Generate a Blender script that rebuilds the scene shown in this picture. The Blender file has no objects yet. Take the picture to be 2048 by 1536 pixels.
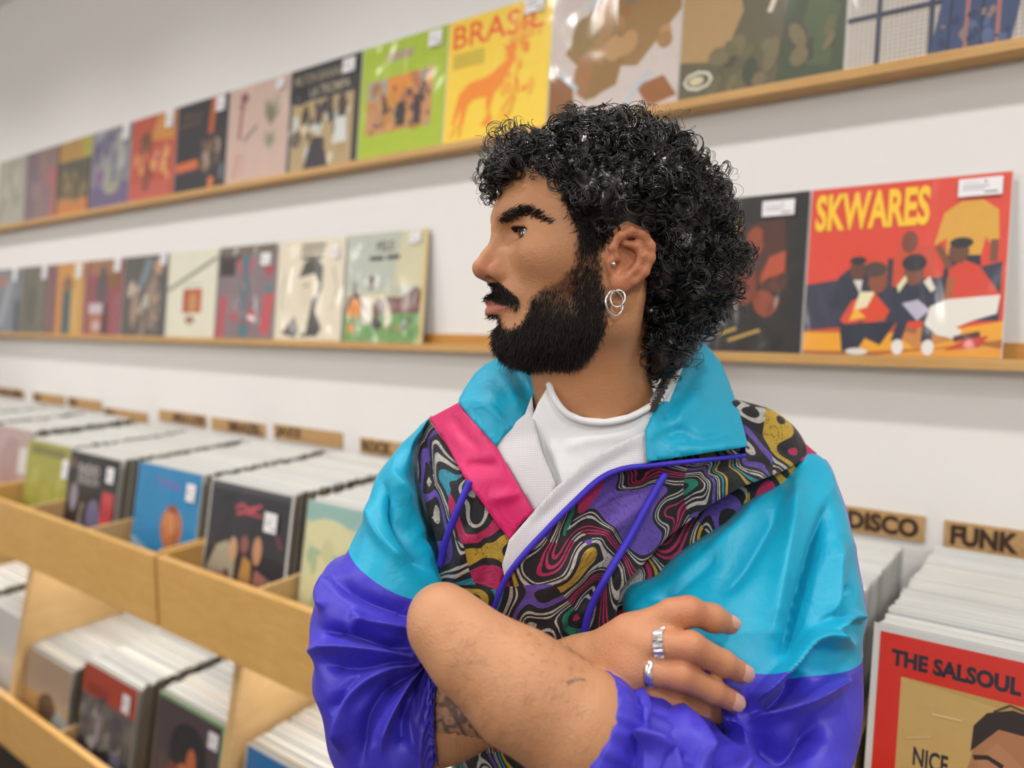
import bpy, bmesh, math, random
import numpy as np
from mathutils import Vector, Matrix
from mathutils.geometry import delaunay_2d_cdt

# ------------------------------------------------------------------ camera, light, exposure
SC = bpy.context.scene
COL = SC.collection
F, CX, CY = 1400.0, 1024.0, 768.0            # focal length and centre in pixels of a 2048 x 1536 frame
CAM = np.array((0.0, -1.45, 1.55))           # the wall is the plane y = 0
YAW, PITCH = math.radians(34.69), math.radians(5.305)
FWD = np.array((-math.sin(YAW) * math.cos(PITCH), math.cos(YAW) * math.cos(PITCH), -math.sin(PITCH)))
RGT = np.array((math.cos(YAW), math.sin(YAW), 0.0))
UPV = np.cross(RGT, FWD)
cd = bpy.data.cameras.new('camera'); cam = bpy.data.objects.new('camera', cd); COL.objects.link(cam)
cam.matrix_world = Matrix(((RGT[0], UPV[0], -FWD[0], CAM[0]), (RGT[1], UPV[1], -FWD[1], CAM[1]), (RGT[2], UPV[2], -FWD[2], CAM[2]), (0, 0, 0, 1)))
cd.sensor_width = 36.0; cd.lens = 36.0 * F / 2048.0; cd.clip_start = 0.02
cd.dof.use_dof = True; cd.dof.focus_distance = 0.66; cd.dof.aperture_fstop = 2.6
SC.camera = cam
SC.view_settings.view_transform = 'Standard'; SC.view_settings.look = 'None'
SC.view_settings.gamma = 1.0; SC.view_settings.use_curve_mapping = False
SC.view_settings.exposure = -0.12
SC.cycles.max_bounces = 5; SC.cycles.diffuse_bounces = 3; SC.cycles.glossy_bounces = 2; SC.cycles.caustics_reflective = False; SC.cycles.caustics_refractive = False; SC.cycles.adaptive_threshold = .06
W = bpy.data.worlds.new('room_air'); SC.world = W; W.use_nodes = True
W.node_tree.nodes['Background'].inputs[0].default_value = (1.0, 0.97, 0.93, 1)
W.node_tree.nodes['Background'].inputs[1].default_value = 0.2

def light(name, kind, loc, target, power, size, col, spot=None, blend=.5):
    l = bpy.data.lights.new(name, kind); l.energy = power; l.color = col
    if kind == 'AREA':
        l.shape = 'RECTANGLE' if isinstance(size, tuple) else 'DISK'
        l.size = size[0] if isinstance(size, tuple) else size
        if isinstance(size, tuple): l.size_y = size[1]
    else:
        l.shadow_soft_size = size
    if spot: l.spot_size = math.radians(spot); l.spot_blend = blend
    o = bpy.data.objects.new(name, l); COL.objects.link(o); o.location = loc
    o.rotation_euler = (Vector(target) - Vector(loc)).to_track_quat('-Z', 'Y').to_euler()
    return o
WARM = (1.0, 0.965, 0.925)
for i, lx in enumerate((-5.0, -4.1, -3.2, -2.3, -1.4, -0.5, 0.4, 1.3)):  # track spotlights above the record wall, beams pointing down
    light('track_spot', 'SPOT', (lx, -.85, 2.95), (lx, -.62, 0.0), 36, 0.05, WARM, 132, 1.0)
for lx, ly in ((-4.6, -3.0), (-2.3, -3.3), (0.5, -3.1)):                # unseen fill lights, added to brighten the upper wall and soften shadows
    light('fill_light', 'POINT', (lx, ly, 2.35), (lx, ly, 0), 52, .22, (1.0, 0.97, 0.935))
for lx, ly in ((-3.6, -2.1), (-1.5, -2.15), (0.95, -1.75)):               # second row of track spotlights, over the aisle
    light('aisle_spot', 'SPOT', (lx, ly, 2.95), (lx, ly + .5, 0.0), 62, 0.06, WARM, 130, 1.0)
for lx in (-3.35, -2.2, -1.05, 0.1):                                    # lamp strips under the upper bins, shining on the lower records
    light('bin_strip_lamp', 'AREA', (lx, -.40, .795), (lx, -.40, 0), 2.6, (1.0, .03), (1.0, 0.95, 0.88))

# ------------------------------------------------------------------ helpers
def P(px, py, z):
    """world point seen at pixel (px, py) at depth z in front of the lens"""
    return CAM + z * (FWD + RGT * ((px - CX) / F) - UPV * ((py - CY) / F))
def proj(p):
    d = np.asarray(p) - CAM
    z = d @ FWD
    return CX + F * (d @ RGT) / z, CY - F * (d @ UPV) / z, z
def lin(h):
    if isinstance(h, str):
        v = [int(h[i:i + 2], 16) / 255 for i in (0, 2, 4)]
        return tuple(c / 12.92 if c <= .04045 else ((c + .055) / 1.055) ** 2.4 for c in v)
    return h
def tag(o, label=None, cat=None, group=None, kind=None):
    if label: o['label'] = label
    if cat: o['category'] = cat
    if group: o['group'] = group
    if kind: o['kind'] = kind
    return o
def link(name, me, mat=None, parent=None, smooth=False):
    o = bpy.data.objects.new(name, me); COL.objects.link(o)
    if mat is not None:
        for m in (mat if isinstance(mat, (list, tuple)) else [mat]): me.materials.append(m)
    if parent is not None: o.parent = parent
    if smooth and len(me.polygons): me.polygons.foreach_set('use_smooth', np.ones(len(me.polygons), bool))
    return o
def empty(name, loc=(0, 0, 0), rot=None):
    o = bpy.data.objects.new(name, None); COL.objects.link(o); o.location = loc
    if rot: o.rotation_euler = rot
    o.empty_display_size = .05
    return o
def mesh(name, vs, fs, matidx=None):
    me = bpy.data.meshes.new(name)
    me.from_pydata([tuple(v) for v in vs], [], [tuple(f) for f in fs])
    if matidx is not None: me.polygons.foreach_set('material_index', np.asarray(matidx, np.int32))
    me.update(); return me
def fastmesh(name, V, Q):
    """V (n,3), Q (m,k) with the same corner count for all faces"""
    me = bpy.data.meshes.new(name); n, (m, k) = len(V), Q.shape
    me.vertices.add(n); me.vertices.foreach_set('co', np.ascontiguousarray(V, np.float32).ravel())
    me.loops.add(m * k); me.loops.foreach_set('vertex_index', np.ascontiguousarray(Q, np.int32).ravel())
    me.polygons.add(m); me.polygons.foreach_set('loop_start', np.arange(0, m * k, k, dtype=np.int32))
    me.update(calc_edges=True); me.validate(); return me
BOXF = [(0, 3, 2, 1), (4, 5, 6, 7), (0, 1, 5, 4), (1, 2, 6, 5), (2, 3, 7, 6), (3, 0, 4, 7)]   # -z +z -y +x +y -x
def boxv(x0, x1, y0, y1, z0, z1):
    return [(x0, y0, z0), (x1, y0, z0), (x1, y1, z0), (x0, y1, z0), (x0, y0, z1), (x1, y0, z1), (x1, y1, z1), (x0, y1, z1)]
def boxes(name, bl, bev=0.0):
    vs, fs = [], []
    for b in bl:
        o = len(vs); vs += boxv(*b); fs += [tuple(i + o for i in f) for f in BOXF]
    me = mesh(name, vs, fs)
    if bev:
        bm = bmesh.new(); bm.from_mesh(me)
        bmesh.ops.bevel(bm, geom=bm.edges[:], offset=bev, segments=2, affect='EDGES', profile=.5)
        bm.to_mesh(me); bm.free()
    return me
# ---- materials
class NT:
    def __init__(s, name):
        s.m = bpy.data.materials.new(name); s.m.use_nodes = True; s.t = s.m.node_tree
        s.b = s.t.nodes['Principled BSDF']
    def n(s, typ, ins=None, **kw):
        x = s.t.nodes.new(typ)
        for k, v in kw.items(): setattr(x, k, v)
        for k, v in (ins or {}).items():
            if isinstance(v, bpy.types.NodeSocket): s.t.links.new(v, x.inputs[k])
            else: x.inputs[k].default_value = v
        return x
    def set(s, **kw):
        for k, v in kw.items():
            k = k.replace('_', ' ')
            if isinstance(v, bpy.types.NodeSocket): s.t.links.new(v, s.b.inputs[k])
            else: s.b.inputs[k].default_value = v
        return s
    def ramp(s, fac, stops, interp='LINEAR'):
        r = s.n('ShaderNodeValToRGB', {'Fac': fac}); e = r.color_ramp.elements; r.color_ramp.interpolation = interp
        while len(e) < len(stops): e.new(.5)
        for q, (p, c) in zip(e, stops): q.position = p; q.color = (*lin(c)[:3], 1)
        return r.outputs[0]
    def noise(s, scale, detail=3, co=None, rough=.5, dist=0.0):
        i = {'Scale': scale, 'Detail': detail, 'Roughness': rough, 'Distortion': dist}
        if co is not None: i['Vector'] = co
        return s.n('ShaderNodeTexNoise', i).outputs['Fac']
    def objco(s, sc=(1, 1, 1)):
        c = s.n('ShaderNodeTexCoord').outputs['Object']
        return s.n('ShaderNodeMapping', {'Vector': c, 'Scale': sc}).outputs[0]
    def bump(s, h, strength, dist):
        return s.n('ShaderNodeBump', {'Height': h, 'Strength': strength, 'Distance': dist}).outputs[0]
    def math(s, op, a, b=None):
        x = s.n('ShaderNodeMath', operation=op)
        for i, v in enumerate((a, b)):
            if v is None: continue
            if isinstance(v, bpy.types.NodeSocket): s.t.links.new(v, x.inputs[i])
            else: x.inputs[i].default_value = v
        return x.outputs[0]
    def mix(s, fac, a, b, mode='MIX'):
        x = s.n('ShaderNodeMix', data_type='RGBA', blend_type=mode)
        for k, v in ((0, fac), (6, a), (7, b)):
            if isinstance(v, bpy.types.NodeSocket): s.t.links.new(v, x.inputs[k])
            else: x.inputs[k].default_value = v if k == 0 else (*lin(v)[:3], 1)
        return x.outputs[2]
def plain(name, col, rough=.5, **kw):
    t = NT(name); t.set(Base_Color=(*lin(col)[:3], 1), Roughness=rough, **kw); return t.m
def wood(name, a, b, sc):
    t = NT(name); co = t.objco(sc)
    g = t.noise(9, 5, co, .6, 1.2); f = t.noise(60, 3, co)
    c = t.ramp(t.math('ADD', t.math('MULTIPLY', g, .75), t.math('MULTIPLY', f, .25)), [(.3, a), (.7, b)])
    t.set(Base_Color=c, Roughness=.42, Normal=t.bump(f, .12, .002)); return t.m
t = NT('wall_paint'); t.set(Base_Color=(.80, .785, .77, 1), Roughness=.75, Normal=t.bump(t.noise(420, 2, t.objco()), .15, .002)); M_WALL = t.m
M_CEIL = plain('ceiling_paint', (.82, .80, .78), .8)
t = NT('floor_concrete'); t.set(Base_Color=t.ramp(t.noise(6, 6, t.objco()), [(.3, '3a332d'), (.7, '4d453d')]), Roughness=.5); M_FLOOR = t.m
M_LEDGE = wood('oak_ledge', 'b98d52', 'd2a76a', (.6, 7, 9))
M_RAIL = wood('oak_ledge_rail', 'b07c34', 'c58f45', (.6, 7, 9))
M_BIRCH = wood('birch_ply', 'cd9d57', 'e0b46f', (1.2, 1.2, 5))
M_BIRCH_IN = wood('birch_ply_inner', 'd3ab72', 'e2bf8a', (1.2, 1.2, 5))
# printed cardboard: colour from the print itself, under a wavy clear plastic sleeve
t = NT('printed_cover_in_plastic')
ca = t.n('ShaderNodeVertexColor', layer_name='print').outputs[0]
co = t.objco()
mot = t.noise(55, 4, co)
ca2 = t.mix(t.math('MULTIPLY', t.math('SUBTRACT', mot, .5), .5), ca, '808080', 'OVERLAY')
t.set(Base_Color=ca2, Roughness=.5, Coat_Weight=.45, Coat_Roughness=.14,
      Coat_Normal=t.bump(t.noise(7, 2, t.objco((1, 1, .6)), .4, .8), .9, .02))
M_PRINT = t.m
t = NT('milky_plastic'); t.set(Base_Color=(.66, .66, .64, 1), Roughness=.25, Coat_Weight=.6, Coat_Roughness=.15); M_PLASTIC = t.m
M_CARD = plain('cover_board', 'b9a888', .6)
M_STICK = plain('sticker_paper', 'e9e7ea', .5)
t = NT('kraft_tag'); t.set(Base_Color=t.ramp(t.noise(90, 3, t.objco()), [(.3, 'b08a5a'), (.7, 'c19b69')]), Roughness=.7); M_KRAFT = t.m
M_INK = plain('brown_ink', '3a2413', .6)
def edge_mat(name, stops):
    t = NT(name)
    r = t.n('ShaderNodeObjectInfo').outputs['Random']; i = t.n('ShaderNodeNewGeometry').outputs['Random Per Island']
    v = t.math('FRACT', t.math('ADD', r, i))
    t.set(Base_Color=t.ramp(v, stops, 'CONSTANT'), Roughness=.4, Coat_Weight=.3, Coat_Roughness=.2); return t.m
M_TOP = edge_mat('sleeve_top_edges', [(0, 'dededa'), (.16, 'cccecc'), (.3, 'e8e8e4'), (.44, 'bcc0c0'), (.54, 'e0dacc'), (.64, 'd2d4d2'), (.74, 'a2a8aa'), (.80, 'e6e6e2'), (.90, '7c868a'), (.935, 'cdbd94'), (.96, '4f5c62'), (.98, 'b08a80')])
M_SIDE = edge_mat('sleeve_side_edges', [(0, '54402a'), (.18, '231f1c'), (.34, '7d6847'), (.46, '37322d'), (.58, '9f8d68'), (.68, '5e4c30'), (.8, '7f7a70'), (.88, '33402b'), (.95, 'a8a597')])

# ---- flat print: shapes in the unit square of a cover, stacked in thin layers of one mesh
_txt = {}
def text_tris(s, bold=0.0):
    k = (s, bold)
    if k not in _txt:
        c = bpy.data.curves.new('t', 'FONT'); c.body = s; c.offset = bold; c.resolution_u = 3; c.fill_mode = 'FRONT'
        o = bpy.data.objects.new('t', c); COL.objects.link(o)
        dg = bpy.context.evaluated_depsgraph_get(); me = o.evaluated_get(dg).to_mesh()
        v = np.array([tuple(x.co)[:2] for x in me.vertices]); f = [tuple(p.vertices) for p in me.polygons]
        o.evaluated_get(dg).to_mesh_clear(); bpy.data.objects.remove(o); bpy.data.curves.remove(c)
        lo, hi = v.min(0), v.max(0); v = (v - lo) / (hi - lo)
        _txt[k] = (v, f)
    return _txt[k]
def R(x0, y0, x1, y1, c): return ('p', [(x0, y0), (x1, y0), (x1, y1), (x0, y1)], c)
def G(c, *pts): return ('p', list(pts), c)
def E(x, y, rx, ry, c, a=0.0, n=14):
    ca_, sa = math.cos(a), math.sin(a)
    return ('p', [(x + rx * math.cos(q) * ca_ - ry * math.sin(q) * sa, y + rx * math.cos(q) * sa + ry * math.sin(q) * ca_) for q in [2 * math.pi * i / n for i in range(n)]], c)
def L(w, c, *pts):
    """a stroke of width w"""
    out = []
    pts = [np.array(p, float) for p in pts]
    for i, p in enumerate(pts):
        d = pts[min(i + 1, len(pts) - 1)] - pts[max(i - 1, 0)]; n = np.array((-d[1], d[0])) / (np.hypot(*d) + 1e-9) * w / 2
        out.append((p + n, p - n))
    return ('q', out, c)
def T(s, x0, y0, x1, y1, c, bold=.0): return ('t', s, (x0, y0, x1, y1), c, bold)
def S(seed, n, x0, y0, x1, y1, cols, r0, r1, asp=1.6):
    """loose patches of a photograph"""
    rg = random.Random(seed); out = []
    for _ in range(n):
        r = rg.uniform(r0, r1); out.append(E(rg.uniform(x0 + r * .6, x1 - r * .6), rg.uniform(y0 + r * .6, y1 - r * .6), r * rg.uniform(.5, 1), min(r * asp * rg.uniform(.5, 1), (y1 - y0) / 2), rg.choice(cols), rg.uniform(-.5, .5), 9))
    return out
def print_mesh(shapes, w, h, step=0.00003):
    """front of the print looks along -y; x right, z up, origin at bottom centre"""
    vs, fs, cs = [], [], []
    flat = []
    for s in shapes: flat += s if isinstance(s, list) else [s]
    for li, s in enumerate(flat):
        y = -step * (li + 1); o = len(vs)
        if s[0] == 'p':
            pts = [(min(max(a, 0), 1), min(max(b, 0), 1)) for a, b in s[1]]
            vs += [((a - .5) * w, y, b * h) for a, b in pts]; fs.append(tuple(range(o, o + len(pts)))); cs.append(s[2])
        elif s[0] == 'q':
            for a, b in s[1]: vs += [((q[0] - .5) * w, y, q[1] * h) for q in (a, b)]
            for i in range(len(s[1]) - 1): fs.append((o + 2 * i, o + 2 * i + 1, o + 2 * i + 3, o + 2 * i + 2)); cs.append(s[2])
        else:
            v, f = text_tris(s[1], s[4]); x0, y0, x1, y1 = s[2]
            vs += [((x0 + a * (x1 - x0) - .5) * w, y, (y0 + b * (y1 - y0)) * h) for a, b in v]
            fs += [tuple(i + o for i in q) for q in f]; cs += [s[3]] * len(f)
    me = mesh('artwork', vs, fs)
    at = me.color_attributes.new('print', 'FLOAT_COLOR', 'CORNER')
    buf = np.ones((len(me.loops), 4), np.float32)
    for p, c in zip(me.polygons, cs): buf[p.loop_start:p.loop_start + p.loop_total, :3] = lin(c)
    at.data.foreach_set('color', buf.ravel())
    me.materials.append(M_PRINT)
    return me
LP = 0.309
_cov = {}
def record(shapes, s, off, z, lean, label, group, yaw=0.0, roll=0.0, sticker=None, sleeve=.0015, wd=LP, stick_print=True):
    """a record cover in its sleeve: base of its front face at wall position s, distance off from the wall, leaning back"""
    root = empty('record_sleeve', (s, -off, z)); root.rotation_euler = (-lean, roll, yaw)
    tag(root, label, 'record', group)
    link('cover', boxes('cover', [(-wd / 2, wd / 2, 0.0002, .0035, 0, wd)]), M_CARD, root)
    if sleeve: link('plastic_sleeve', boxes('plastic_sleeve', [(-wd / 2 - sleeve, wd / 2 + sleeve, .0006, .0030, 0, wd + sleeve * 1.2)]), M_PLASTIC, root)
    a = link('artwork', print_mesh(shapes, wd, wd), None, root); a.location.z = .0008
    if sticker:
        x, y, w_, h_ = sticker
        st = link('price_sticker', boxes('price_sticker', [(-w_ / 2, w_ / 2, -.0004, 0, -h_ / 2, h_ / 2)]), M_STICK, root)
        st.location = ((x - .5) * wd, -.0045, y * wd)
        if stick_print:
            pm = print_mesh([L(.03, '9a98a0', (.1, .75), (.5, .75)), E(.62, .78, .035, .05, '333340'), L(.06, '8d8b95', (.1, .55), (.7, .55)), L(.05, '8d8b95', (.1, .38), (.6, .38)), L(.08, '55535c', (.6, .2), (.9, .2))], w_, h_)
            o = link('sticker_print', pm, None, st); o.location = (0, -.00045, -h_ / 2)
    return root
# ------------------------------------------------------------------ the room
def struct(name, bl, mat, bev=0):
    o = link(name, boxes(name, bl, bev), mat); o['kind'] = 'structure'; return o
struct('wall_back', [(-6.5, 2.6, 0, .12, 0, 3.0)], M_WALL)
struct('wall_left', [(-6.62, -6.5, -5.0, .12, 0, 3.0)], M_WALL)
struct('wall_right', [(2.6, 2.72, -5.0, .12, 0, 3.0)], M_WALL)
struct('wall_front', [(-6.62, 2.72, -5.12, -5.0, 0, 3.0)], M_WALL)
struct('floor', [(-6.62, 2.72, -5.12, .12, -.1, 0)], M_FLOOR)
struct('ceiling', [(-6.62, 2.72, -5.12, .12, 3.0, 3.1)], M_CEIL)
# ------------------------------------------------------------------ picture ledges
def ledge(z, x0, x1, label):
    r = empty('picture_ledge', ((x0 + x1) / 2, 0, z)); tag(r, label, 'shelf', 'picture ledges on the white wall')
    h = (x1 - x0) / 2
    link('board', boxes('board', [(-h, h, -.058, -.0005, 0, .018)], .0012), M_LEDGE, r)
    link('back_rail', boxes('back_rail', [(-h, h, -.011, -.0005, .018, .044)], .001), M_RAIL, r)
    return r
ledge(1.972, -5.2, 1.4, 'upper oak picture ledge, the one above the curly hair')
ledge(1.466, -5.2, 1.4, 'lower oak picture ledge, the one behind the bearded face')
# ------------------------------------------------------------------ covers on the ledges
WALLG, LEDG = 'records shown on the upper ledge', 'records shown on the lower ledge'
ZU, ZL, LEAN = 1.9905, 1.4845, math.radians(6.4)
up = [
 ([R(0,0,1,1,'cfc6b6')] + [L(.004,'9a98a0',(x/40,0),(x/40,1)) for x in range(1,40)] + [L(.004,'9a98a0',(0,y/40),(1,y/40)) for y in range(1,40)] + [L(.022,'2e3350',(x,0),(x,1)) for x in (.16,.42,.72,.94)] + [L(.022,'2e3350',(0,y),(1,y)) for y in (.28,.62)] +
  [G('34456b',(.42,.0),(.78,0),(.86,.5),(.8,.95),(.56,.95),(.5,.5)), L(.02,'a06a60',(.58,0),(.6,.9)), L(.02,'a06a60',(.72,.0),(.73,.9)), L(.012,'1f2a44',(.5,0),(.54,.9)), L(.012,'1f2a44',(.65,0),(.66,.9)), S(3,20,.45,0,.8,.2,['27365a','8a6f6c','4e5f86'],.01,.03)],
  'record with pale grid paper cover and dark robed figure, rightmost on the upper ledge', (.86,.9,.05,.03)),
 ([R(0,0,1,1,'5d5640'), G('a9895a',(.0,.25),(.28,.2),(.4,.5),(.3,1),(0,1)), G('3f4a34',(.62,0),(1,0),(1,1),(.75,1),(.66,.45)), G('4b5a3a',(.7,.1),(.92,.05),(.97,.4),(.8,.5)), T('KELLO',.3,.72,.52,.86,'93b77c',.01), G('e6ddce',(.62,.6),(.8,1),(.98,1),(.84,.72),(.7,.56)), E(.77,.66,.075,.1,'c58a45'), G('e9e4da',(.78,.52),(.92,.62),(.88,.7),(.74,.56)), L(.03,'dccfb8',(.62,.62),(.56,.45))] +
  [L(.018,'d8d4c6',*[(.13+.09*math.cos(q/8*math.tau),.11+.055*math.sin(q/8*math.tau)) for q in range(9)]), E(.12,.11,.05,.03,'cbbf9d'), E(.47,.14,.012,.014,'e6e6e0'), E(.6,.14,.012,.014,'e6e6e0'), S(5,26,.2,0,.95,.35,['4a4433','66603f','3c4433','726749'],.03,.08)],
  'record with murky green cover and white hatted dancer on the upper ledge', None),
 ([R(0,0,1,1,'c9bcb6'), G('93703f',(.12,.5),(.3,.75),(.6,1),(1,1),(1,.62),(.7,.3),(.4,.36),(.22,.4)), E(.27,.6,.1,.14,'8a7038'), E(.52,.75,.13,.16,'9a6636'), E(.35,.3,.15,.17,'9b6a3c'), G('8c6a34',(.3,.12),(.55,.2),(.6,.42),(.4,.45)), G('8a5526',(.0,.0),(.22,.05),(.2,.3),(0,.36)), G('925a28',(.8,.0),(1,.05),(.9,.2),(.7,.16)), L(.03,'aebfcb',(.08,.36),(.24,.22)), L(.03,'aebfcb',(.6,.02),(.8,.25)), L(.035,'aebfcb',(.3,.78),(.48,1)), S(8,16,.3,.4,.95,.95,['a07846','b48a58','8b6a3a','7e6a4c'],.04,.1)],
  'record with tan camel heads, between the bright yellow cover and the murky green', None),
 ([R(0,0,1,1,'f2cf3e'), T('BRASIL',.05,.76,.93,.955,'e8571d',.012)] + [L(.016,'b5a22c',(.06,y),(.38,y)) for y in (.71,.685,.66,.635,.61)] +
  [G('ef8a1c',(.14,.38),(.24,.46),(.42,.48),(.56,.55),(.62,.6),(.68,.62),(.7,.57),(.64,.5),(.58,.4),(.5,.33),(.46,.2),(.43,.2),(.42,.32),(.3,.32),(.24,.28),(.2,.12),(.16,.12),(.18,.28),(.11,.14),(.08,.15),(.12,.3)), G('ef8a1c',(.46,.22),(.5,.12),(.44,.08),(.38,.1),(.42,.14)),
   E(.64,.64,.06,.06,'ee8420'), G('ef8a1c',(.62,.66),(.55,.72),(.58,.66)), L(.03,'ee7e22',(.66,.68),(.74,.8),(.86,.84)), L(.03,'ee7e22',(.7,.7),(.84,.74)), L(.025,'f0a02a',(.62,.4),(.72,.3),(.86,.36)), S(11,26,.55,.3,.92,.88,['f1a42c','ee8a22','f4c438','f0b030'],.015,.05), L(.03,'f0a42c',(.58,.18),(.68,.3),(.6,.36)), L(.03,'f0a42c',(.56,.1),(.66,.16),(.7,.28)), G('f2c02e',(.5,.05),(.62,.1),(.58,.2)), L(.02,'efa22c',(.14,.14),(.08,.04)), L(.02,'ef8a1c',(.18,.12),(.17,.03))],
  'bright yellow record with red title and an orange antelope on the upper ledge', (.84,.955,.055,.045)),
 ([R(0,0,1,1,'a6bd2d'), R(.3,.82,.62,.9,'a8a07a'), T('rem ras',.32,.83,.6,.89,'b07a78'), R(.08,.2,.86,.68,'c08a5a'), R(.08,.5,.34,.68,'a79a88'), R(.34,.45,.6,.68,'dc8a34'), R(.6,.5,.86,.68,'c9805c'), L(.09,'5f8791',(.74,.5),(.78,.66))] +
  S(21,60,.08,.2,.86,.66,['c98c3a','3c3436','5a4a44','b8764a','d9a45a','8f6f56','2f2d33','a35238','b99d78'],.015,.05) + [R(.46,.24,.56,.44,'2f2c30'), R(.66,.22,.74,.42,'3a2c34'), R(.2,.28,.3,.42,'b58660')],
  'lime green record with a crowded orange street collage on the upper ledge', (.87,.91,.045,.04)),
 ([R(0,0,1,1,'b09a72'), R(0,.66,1,1,'24262c'), R(.92,0,1,1,'26241f'), R(0,0,.05,.7,'4a4c50')] + [T('MILTON BANANA',.06,.84,.78,.93,'a0937a',.006), T('LA TROMPA',.3,.7,.86,.79,'b5aa92',.006), E(.16,.74,.14,.1,'1a1d24')] +
  S(31,40,.05,.02,.9,.64,['9aa39a','b79a63','d2c8ae','473f3d','6b5c50','c6cac6','37343a'],.03,.09) + [G('35323a',(.26,.0),(.62,0),(.5,.3),(.36,.3)), E(.45,.5,.05,.1,'44393a'), E(.78,.52,.06,.1,'4d3c34'), G('d0d2ce',(.66,.2),(.86,.2),(.84,.44),(.7,.44))],
  'black and tan record with musicians and two lines of pale lettering, beside the lime cover', (.84,.9,.05,.04)),
 ([R(0,0,1,1,'c9ada0'), G('a59a86',(.72,.5),(.6,.64),(.6,.8),(.7,.8),(.74,.76),(.8,.82),(.88,.8),(.86,.62)), G('aa9f8c',(.72,.26),(.6,.38),(.63,.5),(.72,.46),(.82,.48),(.82,.36)), G('7a7358',(.72,.54),(.64,.66),(.65,.76),(.73,.72),(.82,.76),(.82,.64)), G('8b836a',(.72,.3),(.66,.4),(.73,.44),(.79,.38)), L(.05,'8d5558',(.28,.9),(.22,.7),(.2,.45)), L(.06,'9a6a6c',(.3,.86),(.18,.78)), L(.03,'6e6265',(.28,.42),(.5,.56)), L(.05,'c08a88',(.2,.3),(.14,.05)), L(.04,'c79a94',(.3,.3),(.26,.06)), E(.26,.88,.07,.05,'7d4a4e')],
  'dusty pink record with olive hearts and a slim dancer on the upper ledge', (.86,.92,.04,.03)),
 ([R(0,0,1,1,'24242c'), L(.1,'b3592b',(.72,1),(.68,.6)), L(.1,'d0682e',(.02,.28),(.46,.3)), L(.03,'6a3a58',(.0,.22),(.45,.235)), L(.1,'cf7432',(.72,.0),(.74,.12)), E(.7,.38,.18,.16,'6e5546'), E(.62,.32,.06,.08,'a89a92'), E(.78,.44,.07,.09,'84563f'), L(.06,'4c3a33',(.1,.86),(.5,.84)), L(.06,'4c3a33',(.05,.76),(.5,.76)), S(41,16,.5,.15,.9,.55,['59483e','3f3533','7c5a44','a08a7c'],.03,.08), E(.92,.16,.05,.1,'5b6470')],
  'black record with a broad orange cross band on the upper ledge', (.86,.9,.05,.05)),
 ([R(0,0,1,1,'b8503c'), G('c88a3e',(.45,.7),(.95,.66),(1,.98),(.6,1)), E(.35,.66,.14,.16,'7e4a36'), E(.3,.74,.08,.07,'6b4234'), R(.04,.0,.9,.2,'bd5a4c'), G('8a4a3a',(.3,.1),(.46,.1),(.5,.4),(.3,.45)), L(.06,'c9928c',(.55,.5),(.8,.6)), S(51,18,.1,.2,.9,.6,['b35440','c77256','8d4334','d89a60'],.04,.09)],
  'brick red record with an orange sun patch on the upper ledge', (.86,.9,.05,.06)),
 ([R(0,0,1,1,'82808a'), R(0,0,1,.28,'6c5f80'), G('5e5878',(.05,.8),(.6,.95),(.4,.6),(.1,.5)), E(.5,.45,.26,.22,'9c9c92'), E(.25,.4,.1,.14,'85588a'), E(.55,.25,.2,.1,'9b9a86'), L(.12,'6e6a86',(.3,.9),(.7,.65)), E(.78,.6,.1,.16,'a8aaa6'), L(.06,'a9abb0',(.1,.92),(.3,.98)), S(61,14,.1,.2,.9,.9,['8b8b90','777288','9da09a'],.05,.12)],
  'grey and violet record with cloudy shapes on the upper ledge', (.88,.9,.05,.06)),
 ([R(0,0,1,1,'6b6048'), R(0,.72,1,1,'b08a4c'), R(.75,.7,1,1,'a7a144'), R(0,.5,1,.72,'57554a'), R(0,0,1,.18,'c97c3c'), R(.0,.1,.8,.22,'b58050'), L(.06,'4a2a22',(.04,0),(.04,1)), S(71,18,.1,.2,.9,.6,['7d6c4c','5c5244','8d7a56'],.05,.12), R(.94,0,1,.72,'3a352c')],
  'ochre landscape record with an orange lower band on the upper ledge', None),
 ([R(0,0,1,1,'8d7471'), R(.0,0,.4,1,'7b6a72'), R(.7,0,1,.7,'a8686a'), S(81,8,.1,.1,.9,.9,['857077','93797a'],.08,.16)],
  'mauve record near the far end of the upper ledge', None),
 ([R(0,0,1,1,'aaa698'), L(.1,'8f8d86',(.1,.1),(.6,.9)), S(91,8,.1,.1,.9,.9,['b3afa2','9c998c'],.08,.16)],
  'pale grey green record, leftmost in view on the upper ledge', None)]
for k, (sh, lab, st) in enumerate(up):
    record(sh, -.249 + .155 - .3125 * k, .047, ZU, LEAN, lab, WALLG, sticker=st)
skin = ['6b4030', '5a372b', '7d4d38']
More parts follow.
